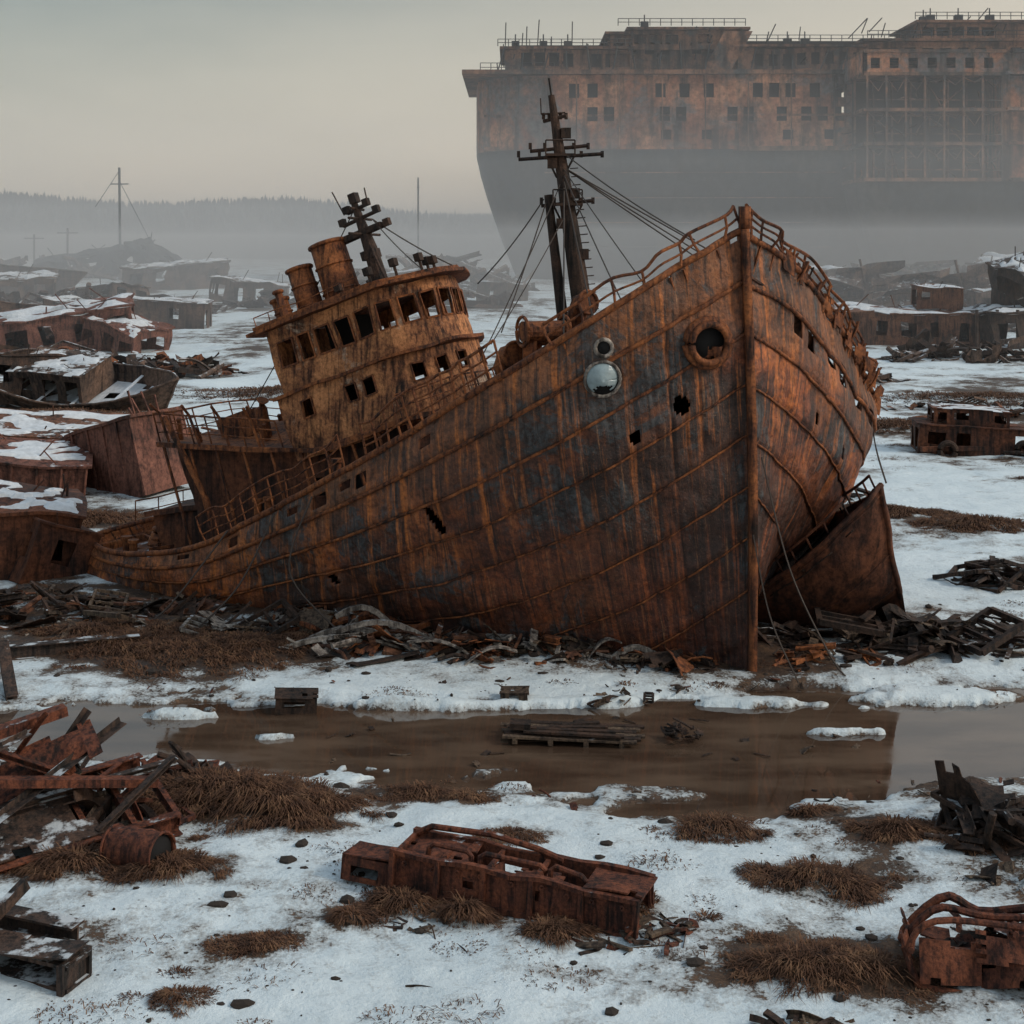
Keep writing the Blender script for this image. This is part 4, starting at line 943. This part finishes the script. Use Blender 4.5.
for i in range(21):
    row=[];rb=[]
    for k in range(29):
        an=2*math.pi*k/28; a1=ax.orthogonal().normalized(); a2=ax.cross(a1); q=c+ax*(-.57+1.14*i/20); nn=a1*math.cos(an)+a2*math.sin(an)
        r_=.38+.03*noise.noise((q+nn)*2.2)-.05*max(0,noise.noise((q+nn)*1.1+V3((3,0,0))))+(.018 if i in(6,7,13,14) else 0); row.append(q+nn*r_); rb.append(q+nn*(r_-.02))
    A.append(row);B.append(rb)
b.shell(A,B,[[True]*28]*20)
for q in (-.57,.57): b.ring(c+ax*q,ax,.385,.028)
b.tube([c-ax*.5,c-ax*.49],.355,20,1); b.tube([c+ax*.50,c+ax*.51],.355,20,1)
b.obj('oil_drum',[M_fgrust,M_black],None,True)
b=MB(); b.beam((-9.2,23.6,.35),(-6.9,22.7,.32),.6,.42,0,'C'); b.beam((-9,24.2,.55),(-7.2,23.6,.5),.35,.3,0,'I'); b.plate((-9,22.9,.6),(2.0,-.5,0),(.15,.6,.05),8,4,.05,.03,2,0,.2); b.beam((-8.7,23.2,.7),(-8.2,24.0,1.15),.12,.2,0)
b.box((-7.0,22.75,.3),(.12,.75,.5),Matrix.Rotation(rad(-20),3,'Z')); b.obj('steel_girder',[M_darksnow])
b=MB(); T=Matrix.Translation((7.7,23.0,.05))@Matrix.Rotation(rad(-12),4,'Z')@Matrix.Rotation(rad(-8),4,'X')@Matrix.Scale(.86,4); f=lambda x,y,z:T@V3((x,y,z)); T3=T.to_3x3()
def hoop(pts,r=.06):
    P_=[f(*p) for p in pts]; P_=P_+[P_[0]]; b.tube([cr(P_,i*(len(P_)-1)/30*.9999) for i in range(31)],r,8)
for k,y in enumerate((-.8,.1,.9)): hoop([(-1.3,y,0),(-1.5,y,.6-.1*k),(-1.1+.2*k,y,1.15),(0,y+.1,1.2-.15*k),(1.2,y,1.1),(1.5,y,.6),(1.3,y,0),(0,y,-.05)],.055+.01*k)
for x in (-1.45,-.6,.4,1.45): b.tube([f(x,-.9,.65 if abs(x)>1 else 1.1),f(x+.1,.1,.6 if abs(x)>1 else 1.0),f(x,1.0,.6 if abs(x)>1 else .9)],.05,7)
b.plate(f(-1.3,-.75,.1),T3@V3((1.3,0,0)),T3@V3((0,.05,.75)),7,6,.15,.03,5,0,.35); b.plate(f(-.2,-.8,.1),T3@V3((1.5,0,.1)),T3@V3((.1,.3,.6)),7,6,.2,.03,6,0,.35,.2); b.plate(f(-1.2,-.7,.5),T3@V3((2.6,0,.1)),T3@V3((0,1.6,.2)),9,7,.2,.03,9,0,.4)
b.plate(f(-1.45,-.8,.0),T3@V3((0,1.6,0)),T3@V3((-.05,0,.9)),6,6,.1,.03,19,0,.3); b.plate(f(-.3,-.85,.55),T3@V3((1.7,0,-.1)),T3@V3((0,.2,.5)),9,7,.25,.03,29,0,.4,.3)
b.obj('crushed_vehicle_frame',[M_fgrust])
heap('scrap_heap',8.1,23.3,1.3,.8,.7,60,[M_fgrust,M_dark],45,.8,.4)
heap('scrap_heap',9.7,28.0,1.7,.8,1.0,80,[M_dark,M_darksnow,M_dark],46,1.1,.4,('box','L','I','pipe','frame','plate'))
heap('scrap_heap',9.4,26.2,1.0,.5,.3,18,[M_dark,M_wood],47,.7,.2)
heap('scrap_heap',4.3,21.3,.9,.35,.25,36,[M_dark,M_wood],48,.5,.15,('box','L'))
b=MB(); T=Matrix.Translation((1.4,34.4,-.02))@Matrix.Rotation(rad(-4),4,'Z')@Matrix.Rotation(rad(2),4,'Y')
for k in range(6): b.beam(T@V3((-1.6+.2*math.sin(k*3),-.5+k*.2,.1+.02*(k%2))),T@V3((1.6+.1*(k%3),-.5+k*.22,.14)),.17,.05,k%2)
for k in range(4): b.beam(T@V3((-1.3+k*.85,-.6,.03)),T@V3((-1.3+k*.85,.6,.03)),.12,.14)
for k in range(5): b.beam(T@V3((-1.1+.3*k,-.4+k*.2,.22)),T@V3((1.3-.2*k,-.5+k*.3,.26)),.16,.05,1)
b.box(T@V3((-1.2,-.2,.3)),(.5,.4,.14),T.to_3x3(),1); b.obj('floating_pallet',[M_wood,M_dark])
heap('scrap_heap',4.05,34.3,.6,.3,.28,18,[M_dark],49,.5,.15,('box','plate'))
heap('floating_debris',1,34.2,8,1.8,.02,26,[M_dark,M_wood],491,.35,.05,('box','plate'),-.11)
b=MB(); cabin(b,xf(-5.55,36.5,-.05,8,4,3),1.05,.7,.42,1,1,.05,0,False,50,.3); b.obj('wooden_crate',[M_dark,M_snow])
b=MB(); cabin(b,xf(.08,37.0,-.0,-6,3,-3),.7,.5,.3,1,1,.05,0,False,51,.3); b.obj('wooden_crate',[M_wood,M_snow])
heap('scrap_heap',2.8,36.8,.8,.3,.3,16,[M_dark,M_wood],52,.45,.3)
b=MB(); b.beam((-15.5,39.7,.35),(-10.9,41.6,.25),.25,.4,0,'I'); b.beam((-15.2,40.4,.3),(-11.8,41.9,.3),.35,.12,0); b.beam((-13.0,37.0,.05),(-13.9,38.8,1.0),.3,.2,0,'C'); b.obj('steel_girder',[M_darksnow])
b=MB(); b.beam((-4.4,39.3,.2),(-2.6,40.2,.3),.3,.15,0,'C',bend=.2); b.beam((9.8,42.2,.35),(13.4,42.6,.35),.3,.3,0,'C'); b.beam((10.2,40.8,.2),(14.6,41.3,.2),.2,.25,0,'I'); b.obj('steel_girder',[M_dark])
for (cx,cy,rx,ry,n,sd_) in ((-1,22.8,4,1.2,16,601),(3,27,5,1.5,18,602),(-5,27,3,1.2,14,603),(0,30,6,1,16,604),(2,38.2,6,.8,40,605),(-8,38.5,4,.9,30,606),(10,30.5,4,1,14,607)):
    heap('scattered_scrap',cx,cy,rx,ry,.05,n,[M_dark,M_wood,M_fgrust],sd_,.28,.1,('box','L','plate','pipe'))

# ---------------------------------------------------------------- grass, stones
rng=np.random.default_rng(5)
def ground_z(x,y):
    yi=np.clip(np.searchsorted(ys,y),1,ny_-1); xi=np.clip(np.searchsorted(xs,x),1,nx_-1); return Z[yi,xi]
VV=[];FF=[];off=0
def tuft(cx,cy,r,h,n,clump=True):
    global off
    an=rng.uniform(0,2*np.pi,n); rr_=np.sqrt(rng.random(n))*r*1.25; x=cx+rr_*np.cos(an)*1.3; y=cy+rr_*np.sin(an)*.75
    if clump:
        kp=(fbm(x/.55+cx,y/.4,91,3)+ (1-rr_/(r*1.25))*.55)>.64; kp&=(pond(x,y)<.05); x=x[kp];y=y[kp];an=an[kp];rr_=rr_[kp]; n=len(x)
    if n==0: return
    hv=fbm(x/.3,y/.3,95,2)
    comb=rng.uniform(0,6.28); z=ground_z(x,y)-.02; ld=np.where(rng.random(n)<.5,an,comb)+rng.normal(0,.6,n); ln=h*rng.uniform(.3,1.0,n)*(1.2-.5*rr_/r)*(.4+1.1*hv); lean=rng.uniform(.6,2.4,n)
    wd=.0035+.00020*cy; dx=np.cos(ld)*ln*lean; dy=np.sin(ld)*ln*lean
    wx=-np.sin(ld)*wd; wy=np.cos(ld)*wd
    p0=np.stack([x-wx,y-wy,z],1);p1=np.stack([x+wx,y+wy,z],1);m0=np.stack([x+dx*.45-wx,y+dy*.45-wy,z+ln*.5],1);m1=np.stack([x+dx*.45+wx,y+dy*.45+wy,z+ln*.5],1);tp=np.stack([x+dx,y+dy,z+ln*np.clip(.85-.4*lean,.03,1)],1)
    VV.append(np.stack([p0,p1,m1,m0,tp],1).reshape(-1,3)); base=off+np.arange(n)*5
    FF.extend([tuple(q) for q in np.stack([base,base+1,base+2,base+3],1).tolist()]+[tuple(q) for q in np.stack([base+3,base+2,base+4],1).tolist()]); off+=n*5
for (x,y,r,h) in grass_spots: tuft(x,y,r,h*.75,int(min(8000,5500*r)))
for k in range(330):
    y=rng.uniform(20,48) if k<260 else rng.uniform(52,110); x=rng.uniform(-.4,.4)*y
    if pond(np.array([x]),np.array([y]))[0]>-.1: continue
    tuft(x,y,rng.uniform(.1,.5)*(1 if y<50 else 3),rng.uniform(.06,.2),int(rng.uniform(15,200)),False)
me=bpy.data.meshes.new('dry_grass'); me.from_pydata(np.concatenate(VV).tolist(),[],FF); me.update()
m,nt=newmat('dry_grass_blades'); tc=nd(nt,'ShaderNodeTexCoord'); n1=nz(nt,tc.outputs['Object'],3,4,.7)
bsdf(nt,ramp(nt,n1,[(.3,(.022,.011,.007)),(.5,(.085,.040,.022)),(.72,(.21,.115,.062))]),.9); me.materials.append(m)
scene.collection.objects.link(bpy.data.objects.new('dry_grass',me))
b=MB(); r5=random.Random(12)
ico=[V3(v) for v in ((0,0,1),(.9,0,.45),(.28,.85,.45),(-.72,.53,.45),(-.72,-.53,.45),(.28,-.85,.45),(.72,.53,-.45),(-.28,.85,-.45),(-.9,0,-.45),(-.28,-.85,-.45),(.72,-.53,-.45),(0,0,-1))]
icf=[(0,1,2),(0,2,3),(0,3,4),(0,4,5),(0,5,1),(1,6,2),(2,7,3),(3,8,4),(4,9,5),(5,10,1),(6,7,2),(7,8,3),(8,9,4),(9,10,5),(10,6,1),(11,7,6),(11,8,7),(11,9,8),(11,10,9),(11,6,10)]
for k in range(1700):
    y=r5.uniform(19,48); x=r5.uniform(-.4,.4)*y
    if float(pond(np.array([x]),np.array([y]))[0])>0 and r5.random()<.9: continue
    cl_=float(fbm(np.array([x/1.7]),np.array([y/1.7]),77)[0])
    if r5.random()>cl_*1.6-.35: continue
    s_=.02+.13*r5.random()**5; z=float(ground_z(np.array([x]),np.array([y]))[0]); sx,sy,sz=r5.uniform(.8,1.8),r5.uniform(.8,1.4),r5.uniform(.5,.9)
    b.add([(x+v.x*s_*sx*r5.uniform(.8,1.2),y+v.y*s_*sy*r5.uniform(.8,1.2),z+v.z*s_*sz*r5.uniform(.8,1.2)) for v in ico],icf)
b.obj('stones',[M_rock])
